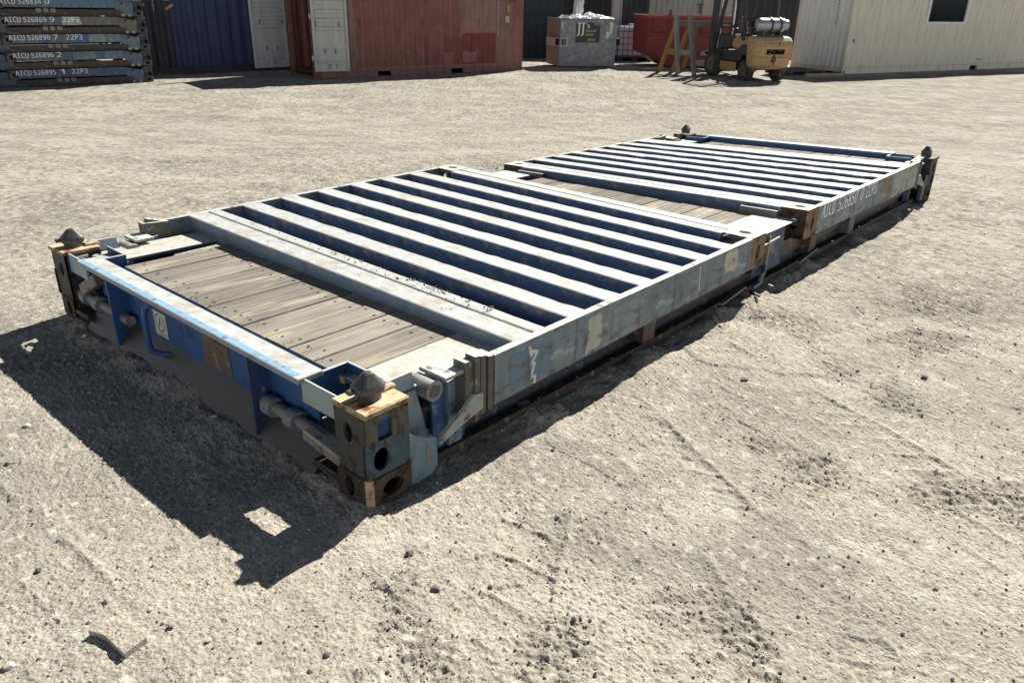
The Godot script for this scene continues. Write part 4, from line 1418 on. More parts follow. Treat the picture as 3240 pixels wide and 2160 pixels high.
func background():
	# red container with both doors thrown open
	var redd := Color(0.235, 0.085, 0.065)
	var patch := func(x: float, y: float) -> Color:
		if x > 4.11 and x < 5.18 and y > 0.22 and y < 0.98:
			return Color(0.176, 0.033, 0.037) if not (x < 4.55 and y < 0.52 and y > 0.27) else Color(0.286, 0.129, 0.106)
		if x > 3.55 and x < 4.11 and y > 0.22 and y < 0.90:
			return Color(0.181, 0.047, 0.044) if not (x < 3.85 and y < 0.52) else Color(0.277, 0.125, 0.101)
		if x > 2.95 and x < 3.08 and y > 0.3 and y < 0.90: return Color(0.20, 0.045, 0.045)
		if x > 3.2 and x < 3.5 and y > 0.27 and y < 0.5: return Color(0.22, 0.055, 0.055)
		if x > 1.12 and x < 4.06 and y > 0.20 and y < 1.80: return Color(0.232, 0.085, 0.070)
		if x > 5.2: return Color(0.252, 0.129, 0.106)
		return Color(0.262, 0.150, 0.126)
	var red := container("shipping_container", "rust red shipping container with two pale doors swung open at its left end", Vector3(-4.78, YARD, -19.22), 0.6248, 6.058, 1.62, redd, patch, [0.22, 0.27, 0.50, 0.52, 0.90, 0.98, 1.80], true, [1.82, 3.94], 0.278, 0.034, "", "faded_red", Color(0.235, 0.105, 0.085))
	door_leaf(red, Vector3(-0.02, 0.17, 0.05), Vector3(0.985, 0, 0.17).normalized(), 0.84, Color(0.45, 0.47, 0.45))
	door_leaf(red, Vector3(-0.02, 0.17, -1.58), Vector3(-0.97, 0, 0.20).normalized(), 0.95, Color(0.45, 0.47, 0.49))
	stacked(red, "2842157122G1", 5.2, 1.80, 0.004, 0.062, "pale")
	decal_plate(red, "yellow_label", 5.50, 5.62, 1.50, 1.68, 0.002, Color(0.32, 0.25, 0.07))
	decal_plate(red, "data_plate", 5.46, 5.60, 1.24, 1.40, 0.002, Color(0.42, 0.40, 0.40))
	decal_plate(red, "red_panel", 5.60, 5.80, 1.72, 2.3, 0.002, Color(0.17, 0.035, 0.04))
	# navy container behind the open door
	var navy := func(x: float, _y: float) -> Color: return Color(0.022, 0.036, 0.125) if x > 0.8 else Color(0.022, 0.026, 0.042)
	var bl := container("shipping_container", "dark navy corrugated shipping container behind the pale open door on the left", Vector3(-8.95, YARD, -19.43), 0.591, 6.058, 2.438, Color(0.022, 0.035, 0.12), navy, [], false, [], 0.278, 0.034, "", "container", Color(0.018, 0.022, 0.035))
	stacked(bl, "8157", 0.42, 1.75, 0.012, 0.075, "pale")
	stacked(bl, "5 6", 0.22, 1.72, 0.006, 0.06, "pale")
	decal_plate(bl, "green_sticker", 0.70, 0.82, 1.63, 1.67, 0.004, Color(0.16, 0.26, 0.13))
	var st := begin()
	paint(Color(0.50, 0.22, 0.12))
	bar(st, Vector3(0.72, 1.45, 0.004), Vector3(0.90, 1.56, 0.004), 0.06, 0.004, 0.0, Vector3.BACK)
	build(st, "orange_sticker", "clean", bl)
	# dark containers beyond, right of the red one
	var teal := func(_x: float, _y: float) -> Color: return Color(0.020, 0.040, 0.062)
	container("shipping_container", "dark teal container seen between the red container and the waste bin", Vector3(-4.35, YARD, -26.2), 0.30, 6.058, 2.438, Color(0.02, 0.04, 0.06), teal)
	var blk := func(_x: float, _y: float) -> Color: return Color(0.018, 0.024, 0.034)
	container("shipping_container", "blackish ribbed container standing behind the waste bin", Vector3(1.52, YARD, -28.6), 0.12, 2.991, 2.438, Color(0.018, 0.024, 0.03), blk, [], false, [], 0.2)
	var inky := func(_x: float, _y: float) -> Color: return Color(0.012, 0.020, 0.034)
	container("shipping_container", "nearly black container between the pale post and the cream container", Vector3(3.72, YARD, -31.0), 0.1, 1.1, 2.438, Color(0.012, 0.018, 0.03), inky)
	container("shipping_container", "dark navy container in the gap between forklift and cream site building", Vector3(8.35, YARD, -31.0), 0.25, 2.991, 2.438, Color(0.012, 0.022, 0.045), inky)
	st = begin()
	paint(Color(0.36, 0.36, 0.37))
	box(st, Vector3(-0.14, 0, -0.14), Vector3(0.14, 3.2, 0.14), 0.02)
	box(st, Vector3(0.16, 0, -0.05), Vector3(0.22, 3.2, 0.05), 0.01)
	box(st, Vector3(0.14, 0.9, -0.03), Vector3(0.16, 1.0, 0.03))
	var po := build(st, "steel_post", "container", self)
	po.position = Vector3(3.22, YARD, -28.0)
	tag(po, "pale grey upright steel post behind the right end of the waste bin", "post")
	# cream store container
	var cream := func(x: float, _y: float) -> Color: return Color(0.40, 0.40, 0.385)
	var cr := container("shipping_container", "cream ribbed container with double doors behind the red skip", Vector3(4.72, YARD, -30.6), 0.18, 6.058, 2.438, Color(0.40, 0.40, 0.385), cream, [], false, [], 0.20, 0.03)
	for q in [2.05, 2.75]:
		st = begin()
		paint(Color(0.42, 0.42, 0.385))
		box(st, Vector3(q, 0.2, 0.0), Vector3(q + 0.68, 2.4, 0.03), 0.006)
		var dr := build(st, "door", "container", cr)
		for y in [0.95, 0.62]:
			st = begin()
			box(st, Vector3(q + 0.06, y, 0.028), Vector3(q + 0.62, y + 0.03, 0.045), 0.004)
			build(st, "door_rib", "container", dr)
		st = begin()
		paint(Color(0.12, 0.12, 0.11))
		box(st, Vector3(q + 0.68, 0.2, 0.0), Vector3(q + 0.70, 2.4, 0.006))
		build(st, "door_gap", "container", dr)
	st = begin()
	paint(Color(0.08, 0.08, 0.08))
	bar(st, Vector3(1.95, 1.45, 0.05), Vector3(1.95, 1.75, 0.05), 0.04, 0.03)
	bar(st, Vector3(1.84, 1.75, 0.06), Vector3(2.06, 1.75, 0.06), 0.05, 0.04)
	build(st, "door_latch", "worn", cr)
	stack_of_racks()
	waste_bin()
	tank_in_cage()
	skip_bin()
	trestle()
	forklift()
	site_building()
	pallets()


func stack_of_racks():
	var turn := PI - 0.869
	var base := Vector3(-8.06, YARD, -17.99)
	var vd := Vector3(0.763, 0, -0.645)
	var rows := [
		["AICU", "526895", "1", "22P3", "lowest folded flat rack of the stack at the left edge, navy rail"],
		["AICU", "526896", "2", "22P3", "folded flat rack second from the ground in the left stack, patchy pale blue rail"],
		["AICU", "526890", "7", "22P3", "folded flat rack in the middle of the left stack, bright blue patch on its rail"],
		["AICU", "526869", "9", "22P3", "folded flat rack fourth from the ground in the left stack, whitish patch on its rail"],
		["AICU", "526834", "0", "", "topmost folded flat rack of the left stack, long light blue rail"]]
	var tones := [Color(0.05, 0.085, 0.17), Color(0.075, 0.11, 0.16), Color(0.10, 0.14, 0.18), Color(0.11, 0.12, 0.135), Color(0.08, 0.12, 0.16)]
	for k in 5:
		var r: Array = rows[k]
		var at := base - vd * L + Vector3(0, 0.333 * k, 0) + Vector3(rng.randf_range(-0.02, 0.02), 0, rng.randf_range(-0.02, 0.02))
		var o := thing("flat_rack", r[4], "flat rack", at, turn, "folded flat racks stacked at the left")
		simple_rack(o, k, tones[k])
		if k == 4:
			rail_patch(o, 4.15, 5.52, 0.172, 0.326, Color(0.085, 0.17, 0.26))
		elif k == 3:
			rail_patch(o, 4.42, 4.80, 0.172, 0.326, Color(0.33, 0.40, 0.38))
			rail_patch(o, 4.80, 5.52, 0.172, 0.326, Color(0.14, 0.14, 0.14))
			rail_patch(o, 3.99, 4.12, 0.175, 0.31, Color(0.06, 0.085, 0.20))
		elif k == 2:
			rail_patch(o, 4.55, 4.85, 0.172, 0.32, Color(0.035, 0.12, 0.38))
			rail_patch(o, 4.87, 5.20, 0.175, 0.324, Color(0.20, 0.27, 0.29))
			rail_patch(o, 5.22, 5.5, 0.172, 0.32, Color(0.13, 0.21, 0.28))
			rail_patch(o, 4.0, 4.14, 0.175, 0.31, Color(0.035, 0.08, 0.22))
		elif k == 1:
			rail_patch(o, 4.50, 4.95, 0.172, 0.32, Color(0.15, 0.21, 0.23))
			rail_patch(o, 4.98, 5.12, 0.172, 0.32, Color(0.045, 0.12, 0.34))
			rail_patch(o, 5.12, 5.5, 0.172, 0.32, Color(0.12, 0.17, 0.22))
		else:
			rail_patch(o, 4.65, 5.0, 0.19, 0.30, Color(0.07, 0.11, 0.17))
		var v0 := 3.42
		for q in [[0, 0.0, 0.28], [1, 0.32, 0.40], [2, 0.78, 0.08], [3, 1.02, 0.30]]:
			if r[q[0]] == "": continue
			var t := letters(o, r[q[0]], Vector3(-0.0025, 0.20, v0 + q[1]), Vector3(0, 0, 1), Vector3.UP, 0.095, "white_worn" if not (k == 1 and q[0] == 3) else "faint")
			t.scale.x = q[2] / maxf(0.01, t.mesh.get_aabb().size.x)


func rail_patch(o: Node3D, v0: float, v1: float, h0: float, h1: float, c: Color):
	var st := begin()
	paint(c)
	var side := Transform3D(Basis(Vector3(0, 0, 1), Vector3.UP, Vector3(-1, 0, 0)), Vector3.ZERO)
	prism(st, jagged([Vector2(v0, h0), Vector2(v0 + 0.02, h1), Vector2(v1 - 0.03, h1), Vector2(v1, h0 + 0.01)], 0.005), -0.001, 0.0012, side)
	build(st, "paint_patch", "worn", o)


func simple_rack(o: Node3D, k: int, tone: Color):
	var hp := 0.333
	var st := begin()
	for s in 2:
		for far in [false, true]:
			var f := at_end(far, s == 1)
			post_at(o, far, s == 1, hp - 0.012, false)
			var side := f * Transform3D(Basis(Vector3(0, 0, 1), Vector3.UP, Vector3(-1, 0, 0)), Vector3.ZERO)
			# gusset beside the post, its hinge boss
			st = begin()
			paint(tone * 1.35 if k != 3 else Color(0.15, 0.14, 0.125))
			prism(st, [Vector2(0.18, 0.02), Vector2(0.18, 0.30), Vector2(0.24, 0.26), Vector2(0.34, 0.28), Vector2(0.50, 0.315), Vector2(0.545, 0.315), Vector2(0.545, 0.15), Vector2(0.42, 0.10), Vector2(0.36, 0.02)], -0.05, -0.03, side)
			paint(Color(0.02, 0.02, 0.022))
			tube(st, f * Vector3(0.032, 0.26, 0.40), f * Vector3(0.026, 0.26, 0.40), 0.028, 12)
			paint(Color(0.30, 0.30, 0.28))
			for q in 2: box(st, Vector3(0.02, 0.0, 0.24 + q * 0.13), Vector3(0.06, 0.055, 0.31 + q * 0.13), 0.006, f)
			build(st, "hinge_plate", "worn", o)
			st = begin()
			paint(tone, tone * 1.3)
			prism(st, [Vector2(0.55, 0.165), Vector2(0.55, 0.33), Vector2(2.58, 0.33), Vector2(2.58, 0.175)], -0.05, 0.0, side)
			var wl := build(st, "end_wall", "worn", o)
			st = begin()
			paint(Color(0.15, 0.165, 0.18))
			holed(st, side, 2.58, 2.745, 0.16, 0.33, 2.66, 0.245, 0.03, 0.045, 0.02)
			paint(Color(0.12, 0.09, 0.075))
			box(st, Vector3(0.0, 0.16, 2.745), Vector3(0.16, 0.332, 2.75), 0, f)
			box(st, Vector3(0.02, 0.326, 2.58), Vector3(0.16, 0.332, 2.745), 0, f)
			build(st, "corner_fitting", "casting", wl)
			st = begin()
			paint(Color(0.30, 0.29, 0.26))
			for q in 3: box(st, Vector3(0.03, 0.075, 1.55 + q * 0.13 + 0.03 * k), Vector3(0.12, 0.15, 1.64 + q * 0.13 + 0.03 * k), 0.004, f)
			build(st, "packing_block", "timber", o)
		var g := at_end(false, s == 1)
		st = begin()
		paint(Color(0.05, 0.038, 0.034) if k % 2 else Color(0.036, 0.032, 0.032))
		box(st, Vector3(0.05, 0.015, 0.30), Vector3(0.07, 0.135, L - 0.30), 0, g)
		box(st, Vector3(0.03, 0.015, 0.30), Vector3(0.14, 0.03, L - 0.30), 0, g)
		build(st, "side_beam", "worn", o)
		st = begin()
		paint(Color(0.045, 0.085, 0.13))
		box(st, Vector3(0.035, 0.03, 2.76), Vector3(0.05, 0.30, 3.30), 0.003, g)
		box(st, Vector3(0.02, 0.05, 3.05), Vector3(0.04, 0.16, 3.42), 0.003, g)
		bar(st, g * Vector3(0.02, 0.05, 3.42), g * Vector3(0.03, 0.03, 3.62), 0.02, 0.03)
		build(st, "middle_plate", "worn", o)
	st = begin()
	paint(Color(0.10, 0.085, 0.07))
	box(st, Vector3(0.12, 0.20, 0.19), Vector3(W - 0.12, 0.245, L - 0.19))
	build(st, "deck", "plank", o)
	for far in 2:
		var e := at_end(far == 1, false)
		st = begin()
		paint(tone * 0.8)
		box(st, Vector3(0.17, 0.03, 0.01), Vector3(W - 0.17, 0.32, 0.03), 0, e)
		build(st, "end_beam", "worn", o)
	for i in 8:
		st = begin()
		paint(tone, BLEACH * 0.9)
		var v := 0.72 + i * 0.27
		for m in 2: box(st, Vector3(0.05, 0.27, v if m == 0 else L - v - 0.11), Vector3(W - 0.05, 0.328, v + 0.11 if m == 0 else L - v), 0)
		build(st, "crossbar", "paint", o)


func waste_bin():
	var o := thing("waste_bin", "dented galvanised front-lift waste bin heaped with white rubbish, dark sign on its front", "waste bin", Vector3(1.19, YARD, -23.9), 0.25)
	var w := 1.72
	var h := 1.33
	var d := 1.25
	var st := begin()
	paint(Color(0.62, 0.64, 0.66))
	# front sheet leans out a little to the top; open box
	var lean := 0.10
	var f := Transform3D(Basis(Vector3.RIGHT, Vector3(0, h, lean).normalized(), Vector3.BACK), Vector3.ZERO)
	box(st, Vector3(0.0, 0.04, -0.012), Vector3(w, h + 0.003, 0.0), 0.004, f)
	box(st, Vector3(0.03, 0.05, -d), Vector3(w - 0.03, 0.07, -0.01))
	box(st, Vector3(0.0, 0.05, -d), Vector3(w, h, -d + 0.012))
	build(st, "body", "galv", o)
	for s in 2:
		st = begin()
		paint(Color(0.24, 0.165, 0.145) if s == 0 else Color(0.50, 0.52, 0.54))
		var x := 0.0 if s == 0 else w
		var y := Transform3D(Basis(Vector3(0, 0, 1), Vector3.UP, Vector3(-1, 0, 0)), Vector3(x, 0, 0))
		prism(st, [Vector2(-d, 0.05), Vector2(-d, h), Vector2(lean, h), Vector2(0.0, 0.05)], 0.0 if s == 0 else -0.0, 0.012 if s == 0 else -0.012, y)
		# lifting pocket on the side
		paint(Color(0.36, 0.34, 0.31))
		var sg := -1.0 if s == 0 else 1.0
		var lo := x + sg * 0.012
		for q in [[0.60, 0.62], [0.80, 0.82]]: box(st, Vector3(minf(lo, lo + sg * 0.13), q[0], -0.85), Vector3(maxf(lo, lo + sg * 0.13), q[1], 0.02))
		box(st, Vector3(minf(lo + sg * 0.115, lo + sg * 0.13), 0.62, -0.85), Vector3(maxf(lo + sg * 0.115, lo + sg * 0.13), 0.80, 0.02))
		build(st, "side", "worn" if s == 0 else "galv", o)
	st = begin()
	paint(Color(0.40, 0.41, 0.42))
	box(st, Vector3(-0.035, h - 0.03, 0.02 + lean - 0.03), Vector3(w + 0.035, h + 0.012, lean + 0.03), 0.006)
	for x in [-0.035, w + 0.004]: box(st, Vector3(x, h - 0.03, -d), Vector3(x + 0.031, h + 0.012, lean - 0.012), 0.004)
	build(st, "rim", "galv", o)
	st = begin()
	paint(Color(0.55, 0.56, 0.55))
	box(st, Vector3(0.03, 0.60, 0.0), Vector3(0.24, 0.82, 0.008), 0.002, f)
	paint(Color(0.10, 0.13, 0.11))
	box(st, Vector3(0.055, 0.625, 0.006), Vector3(0.205, 0.795, 0.010), 0.0, f)
	paint(Color(0.01, 0.01, 0.012))
	box(st, Vector3(0.045, 0.63, 0.008), Vector3(0.10, 0.79, 0.012), 0.0, f)
	build(st, "fork_pocket", "clean", o)
	for s in [[0.04, 1.02, 0.08, 1.26], [1.50, 0.92, 1.60, 1.28], [1.40, 0.80, 1.50, 1.02]]:
		st = begin()
		paint(Color(0.72, 0.72, 0.70))
		prism(st, [Vector2(s[0], s[1]), Vector2(s[0] - 0.01, s[3] - 0.05), Vector2(s[0] + 0.03, s[3]), Vector2(s[2], s[3] - 0.08), Vector2(s[2] - 0.02, s[1] + 0.04)], -0.001, 0.0015, f)
		build(st, "white_smear", "paint", o)
	# the sign
	var zf := 0.004
	st = begin()
	paint(Color(0.030, 0.042, 0.046))
	box(st, Vector3(0.46, 0.70, 0.0), Vector3(1.20, 1.24, zf), 0.001, f)
	var sg2 := build(st, "sign", "clean", o)
	st = begin()
	paint(Color(0.18, 0.19, 0.18))
	box(st, Vector3(0.48, 0.795, zf - 0.002), Vector3(1.18, 0.80, zf + 0.001), 0.0, f)
	paint(Color(0.24, 0.20, 0.14))
	box(st, Vector3(1.0, 1.165, zf - 0.002), Vector3(1.20, 1.235, zf + 0.001), 0.0, f)
	build(st, "sign_edging", "clean", sg2)
	var up := f.basis.y
	var put := func(x: float, y: float) -> Vector3: return f * Vector3(x, y, zf + 0.002)
	letters(sg2, "JJ", put.call(0.50, 0.87), Vector3.RIGHT, up, 0.27, "white", 0.85, "Droid Serif")
	letters(sg2, "'s", put.call(0.76, 1.04), Vector3.RIGHT, up, 0.13, "white", 0.9, "Droid Sans")
	letters(sg2, "General", put.call(0.76, 0.955), Vector3.RIGHT, up, 0.075, "gold", 0.8, "Droid Sans")
	letters(sg2, "Waste", put.call(0.76, 0.855), Vector3.RIGHT, up, 0.075, "gold", 0.8, "Droid Sans")
	letters(sg2, "8014", put.call(0.84, 0.71), Vector3.RIGHT, up, 0.075, "gold", 0.9, "Droid Sans")
	# white rubbish heaped above the rim
	var tops := [[0.18, 0.10, 0.20], [0.50, 0.13, 0.24], [0.82, 0.10, 0.16], [0.95, 0.17, 0.20], [1.20, 0.12, 0.24], [1.48, 0.07, 0.18]]
	for i in tops.size():
		var t: Array = tops[i]
		st = begin()
		var n := FastNoiseLite.new()
		n.seed = 200 + i
		n.frequency = 2.2
		paint(Color(0.93, 0.94, 0.95))
		crumpled(st, Vector3.ZERO, Vector3(t[2], t[1] * 0.95, 0.22), n)
		var bg := build(st, "rubbish_bag", "bag_paint", self)
		bg.transform = o.transform * Transform3D(Basis.IDENTITY, Vector3(t[0], h - 0.01, -0.12 - 0.08 * (i % 2)))
		tag(bg, ["white rubbish at the left end of the bin's heap", "white rubbish heaped left of the middle of the bin", "low white rubbish in the middle of the bin's heap", "peaked white rubbish right of the bin's middle", "broad white rubbish on the right half of the bin", "small flat white rubbish at the right end of the bin"][i], "rubbish")
	st = begin()
	var n2 := FastNoiseLite.new()
	n2.seed = 230
	n2.frequency = 3.0
	paint(Color(0.55, 0.56, 0.55))
	crumpled(st, Vector3.ZERO, Vector3(0.13, 0.42, 0.14), n2)
	var wr := build(st, "plastic_wrap", "bag_paint", self)
	wr.transform = o.transform * Transform3D(Basis.from_euler(Vector3(0, 0, -0.12)), Vector3(0.72, h + 0.34, -0.55))
	tag(wr, "tall crumpled clear plastic wrap standing up out of the waste bin", "plastic wrap")


func crumpled(st: SurfaceTool, c: Vector3, r: Vector3, n: FastNoiseLite):
	var rings := 14
	var seg := 22
	var p := func(i: int, j: int) -> Vector3:
		var th := PI * i / rings
		var ph := TAU * (j % seg) / seg
		var d := Vector3(sin(th) * cos(ph), cos(th), sin(th) * sin(ph))
		return c + d * r * (1.0 + 0.45 * n.get_noise_3dv(d * 1.6) + 0.25 * absf(n.get_noise_3dv(d * 4.0)))
	for i in rings:
		for j in seg:
			var a: Vector3 = p.call(i, j)
			var b: Vector3 = p.call(i, j + 1)
			var e: Vector3 = p.call(i + 1, j + 1)
			var f: Vector3 = p.call(i + 1, j)
			tri(st, a, b, e, (a + b + e) / 3 - c)
			tri(st, a, e, f, (a + e + f) / 3 - c)


func tank_in_cage():
	var o := thing("liquid_tank", "white plastic liquid tank in a blue-grey wire cage between bin and red skip", "tank", Vector3(3.25, YARD, -26.9), 0.2)
	var st := begin()
	paint(Color(0.55, 0.58, 0.64))
	box(st, Vector3(0.04, 0.16, -0.96), Vector3(1.16, 1.08, -0.04), 0.05)
	build(st, "bladder", "clean", o)
	for i in 6:
		st = begin()
		paint(Color(0.05, 0.10, 0.22))
		bar(st, Vector3(0.0, 0.16 + i * 0.188, 0.0), Vector3(1.2, 0.16 + i * 0.188, 0.0), 0.022, 0.022)
		bar(st, Vector3(1.2, 0.16 + i * 0.188, 0.0), Vector3(1.2, 0.16 + i * 0.188, -1.0), 0.022, 0.022)
		bar(st, Vector3(0.0, 0.16 + i * 0.188, 0.0), Vector3(0.0, 0.16 + i * 0.188, -1.0), 0.022, 0.022)
		build(st, "cage_ring", "clean", o)
	for i in 8:
		st = begin()
		bar(st, Vector3(i * 1.2 / 7, 0.14, 0.012), Vector3(i * 1.2 / 7, 1.12, 0.012), 0.02, 0.02)
		build(st, "cage_bar", "clean", o)
	st = begin()
	paint(Color(0.05, 0.07, 0.10))
	for x in [0.0, 0.5, 1.0]: box(st, Vector3(x, 0.0, -1.0), Vector3(x + 0.2, 0.11, 0.02))
	box(st, Vector3(0.0, 0.11, -1.0), Vector3(1.2, 0.14, 0.03))
	build(st, "pallet", "timber", o)
	st = begin()
	paint(Color(0.5, 0.5, 0.5))
	tube(st, Vector3(0.6, 1.08, -0.5), Vector3(0.6, 1.14, -0.5), 0.1, 14)
	build(st, "lid", "clean", o)


func skip_bin():
	var o := thing("skip_bin", "red steel skip bin with tapered ends behind the wooden trestle", "skip bin", Vector3(3.82, YARD, -24.7), 0.12)
	var c := Color(0.235, 0.034, 0.032)
	var w := 2.95
	var d := 1.6
	var st := begin()
	var xy := Transform3D.IDENTITY
	paint(c)
	# long side sheet: upright above, drawn in to the foot below
	prism(st, [Vector2(0.02, 0.46), Vector2(0.0, 1.42), Vector2(w, 1.42), Vector2(w - 0.02, 0.46), Vector2(w - 0.7, 0.04), Vector2(0.75, 0.04), Vector2(0.66, 0.16), Vector2(0.3, 0.38)], -0.03, 0.0, xy)
	prism(st, [Vector2(0.02, 0.46), Vector2(0.0, 1.42), Vector2(w, 1.42), Vector2(w - 0.02, 0.46), Vector2(w - 0.7, 0.04), Vector2(0.75, 0.04)], -d, -d + 0.03, xy)
	build(st, "side_sheet", "enamel", o)
	for s in [[0.0, 1.42, 0.02, 0.46], [0.02, 0.46, 0.75, 0.04], [0.75, 0.04, w - 0.7, 0.04], [w - 0.7, 0.04, w - 0.02, 0.46], [w - 0.02, 0.46, w, 1.42]]:
		st = begin()
		paint(c)
		bar(st, Vector3(s[0], s[1], -d / 2), Vector3(s[2], s[3], -d / 2), d - 0.06 if absf(s[0] - s[2]) < 0.1 else 0.03, 0.03 if absf(s[0] - s[2]) < 0.1 else d - 0.06, 0.0, Vector3(0, 0, 1) if absf(s[0] - s[2]) > 0.1 else Vector3(1, 0, 0))
		build(st, "shell_plate", "enamel", o)
	st = begin()
	paint(Color(0.33, 0.05, 0.045), Color(0.42, 0.14, 0.12))
	box(st, Vector3(-0.04, 1.36, -0.02), Vector3(w + 0.04, 1.46, 0.05), 0.012)
	box(st, Vector3(-0.04, 1.36, -d - 0.04), Vector3(w + 0.04, 1.46, -d + 0.02), 0.012)
	for x in [-0.04, w - 0.02]: box(st, Vector3(x, 1.36, -d + 0.02), Vector3(x + 0.06, 1.46, -0.02), 0.008)
	build(st, "rim", "enamel", o)
	for x in [0.02, 0.16, 0.62, 1.10, 1.62, 2.2, 2.8]:
		st = begin()
		paint(c * 0.9)
		box(st, Vector3(x, 0.98, 0.0), Vector3(x + 0.06, 1.36, 0.04), 0.006)
		build(st, "rib", "enamel", o)
	st = begin()
	paint(c)
	box(st, Vector3(0.0, 0.90, 0.0), Vector3(w, 0.98, 0.045), 0.01)
	build(st, "waist_rail", "enamel", o)
	st = begin()
	paint(Color(0.36, 0.38, 0.34))
	box(st, Vector3(1.68, 0.36, 0.0), Vector3(2.5, 0.48, 0.08), 0.01)
	build(st, "bumper_rail", "enamel", o)
	st = begin()
	paint(Color(0.42, 0.36, 0.36))
	prism(st, [Vector2(1.4, 0.06), Vector2(1.5, 0.20), Vector2(1.8, 0.24), Vector2(2.1, 0.16), Vector2(2.2, 0.06)], -0.001, 0.002, xy)
	build(st, "scuffed_patch", "worn", o)
	st = begin()
	paint(c)
	tube(st, Vector3(0.66, 1.44, 0.02), Vector3(0.66, 1.62, 0.02), 0.06, 12, 0.045)
	build(st, "lifting_lug", "enamel", o)


func trestle():
	var o := thing("trestle", "wooden trestle with grey and yellow splayed legs left of the forklift", "trestle", Vector3(4.4, YARD, -22.9))
	var c := o.position
	var grey := Color(0.28, 0.31, 0.32)
	var yel := Color(0.36, 0.26, 0.09)
	var legs := [[Vector3(4.45, 0, -22.68), Vector3(4.28, 1.52, -22.80), grey], [Vector3(4.80, 0, -22.15), Vector3(4.60, 1.52, -22.55), Color(0.24, 0.26, 0.25)], [Vector3(4.05, 0, -23.40), Vector3(4.36, 1.30, -23.05), yel], [Vector3(4.46, 0, -23.5), Vector3(4.72, 1.28, -22.95), Color(0.33, 0.25, 0.12)], [Vector3(5.5, 0, -23.9), Vector3(5.0, 1.30, -23.2), Color(0.26, 0.20, 0.10)]]
	for i in legs.size():
		var l: Array = legs[i]
		var st := begin()
		paint(l[2])
		var a: Vector3 = l[0] - Vector3(c.x, 0, c.z)
		var b: Vector3 = l[1] - Vector3(c.x, 0, c.z)
		if i == 4: a = Vector3(0.35, 0, -0.75)
		bar(st, a, b, 0.10, 0.10, 0.008, Vector3(0.5, 0, 0.86))
		build(st, "leg", "timber", o)
	var st2 := begin()
	paint(Color(0.20, 0.22, 0.22))
	bar(st2, Vector3(-0.15, 1.29, 0.0), Vector3(2.3, 1.27, -0.5), 0.10, 0.16, 0.008)
	build(st2, "top_beam", "timber", o)
	st2 = begin()
	paint(Color(0.34, 0.23, 0.09))
	bar(st2, Vector3(-0.28, 0.56, -0.34), Vector3(0.05, 0.54, 0.10), 0.05, 0.14, 0.004)
	bar(st2, Vector3(0.10, 0.54, -0.42), Vector3(0.35, 0.52, 0.45), 0.05, 0.14, 0.004)
	build(st2, "brace", "timber", o)
	st2 = begin()
	paint(Color(0.32, 0.33, 0.28))
	bar(st2, Vector3(0.0, 0.58, 0.12), Vector3(0.42, 0.56, 0.52), 0.04, 0.12, 0.004)
	build(st2, "brace", "timber", o)


func wheel(o: Node3D, at: Vector3, r: float, w: float, c := Color(0.055, 0.052, 0.048)):
	var st := begin()
	paint(c)
	var h := Vector3(w / 2, 0, 0)
	tube(st, at - h * 0.8, at + h * 0.8, r, 28)
	tube(st, at - h, at - h * 0.8, r * 0.93, 28, r)
	tube(st, at + h * 0.8, at + h, r, 28, r * 0.93)
	for i in 22:
		var t := TAU * i / 22
		var d := Vector3(0, cos(t), sin(t))
		bar(st, at + d * (r - 0.004) - h * 0.85, at + d * (r - 0.004) + h * 0.85, 0.022, 0.022, 0.0, d)
	var ty := build(st, "wheel", "rubber", o)
	st = begin()
	paint(Color(0.13, 0.11, 0.09))
	tube(st, at - h * 1.03, at - h * 0.7, r * 0.52, 20)
	tube(st, at + h * 0.7, at + h * 1.03, r * 0.52, 20)
	paint(Color(0.05, 0.05, 0.05))
	tube(st, at - h * 1.12, at + h * 1.12, r * 0.2, 14)
	build(st, "rim", "worn", ty)


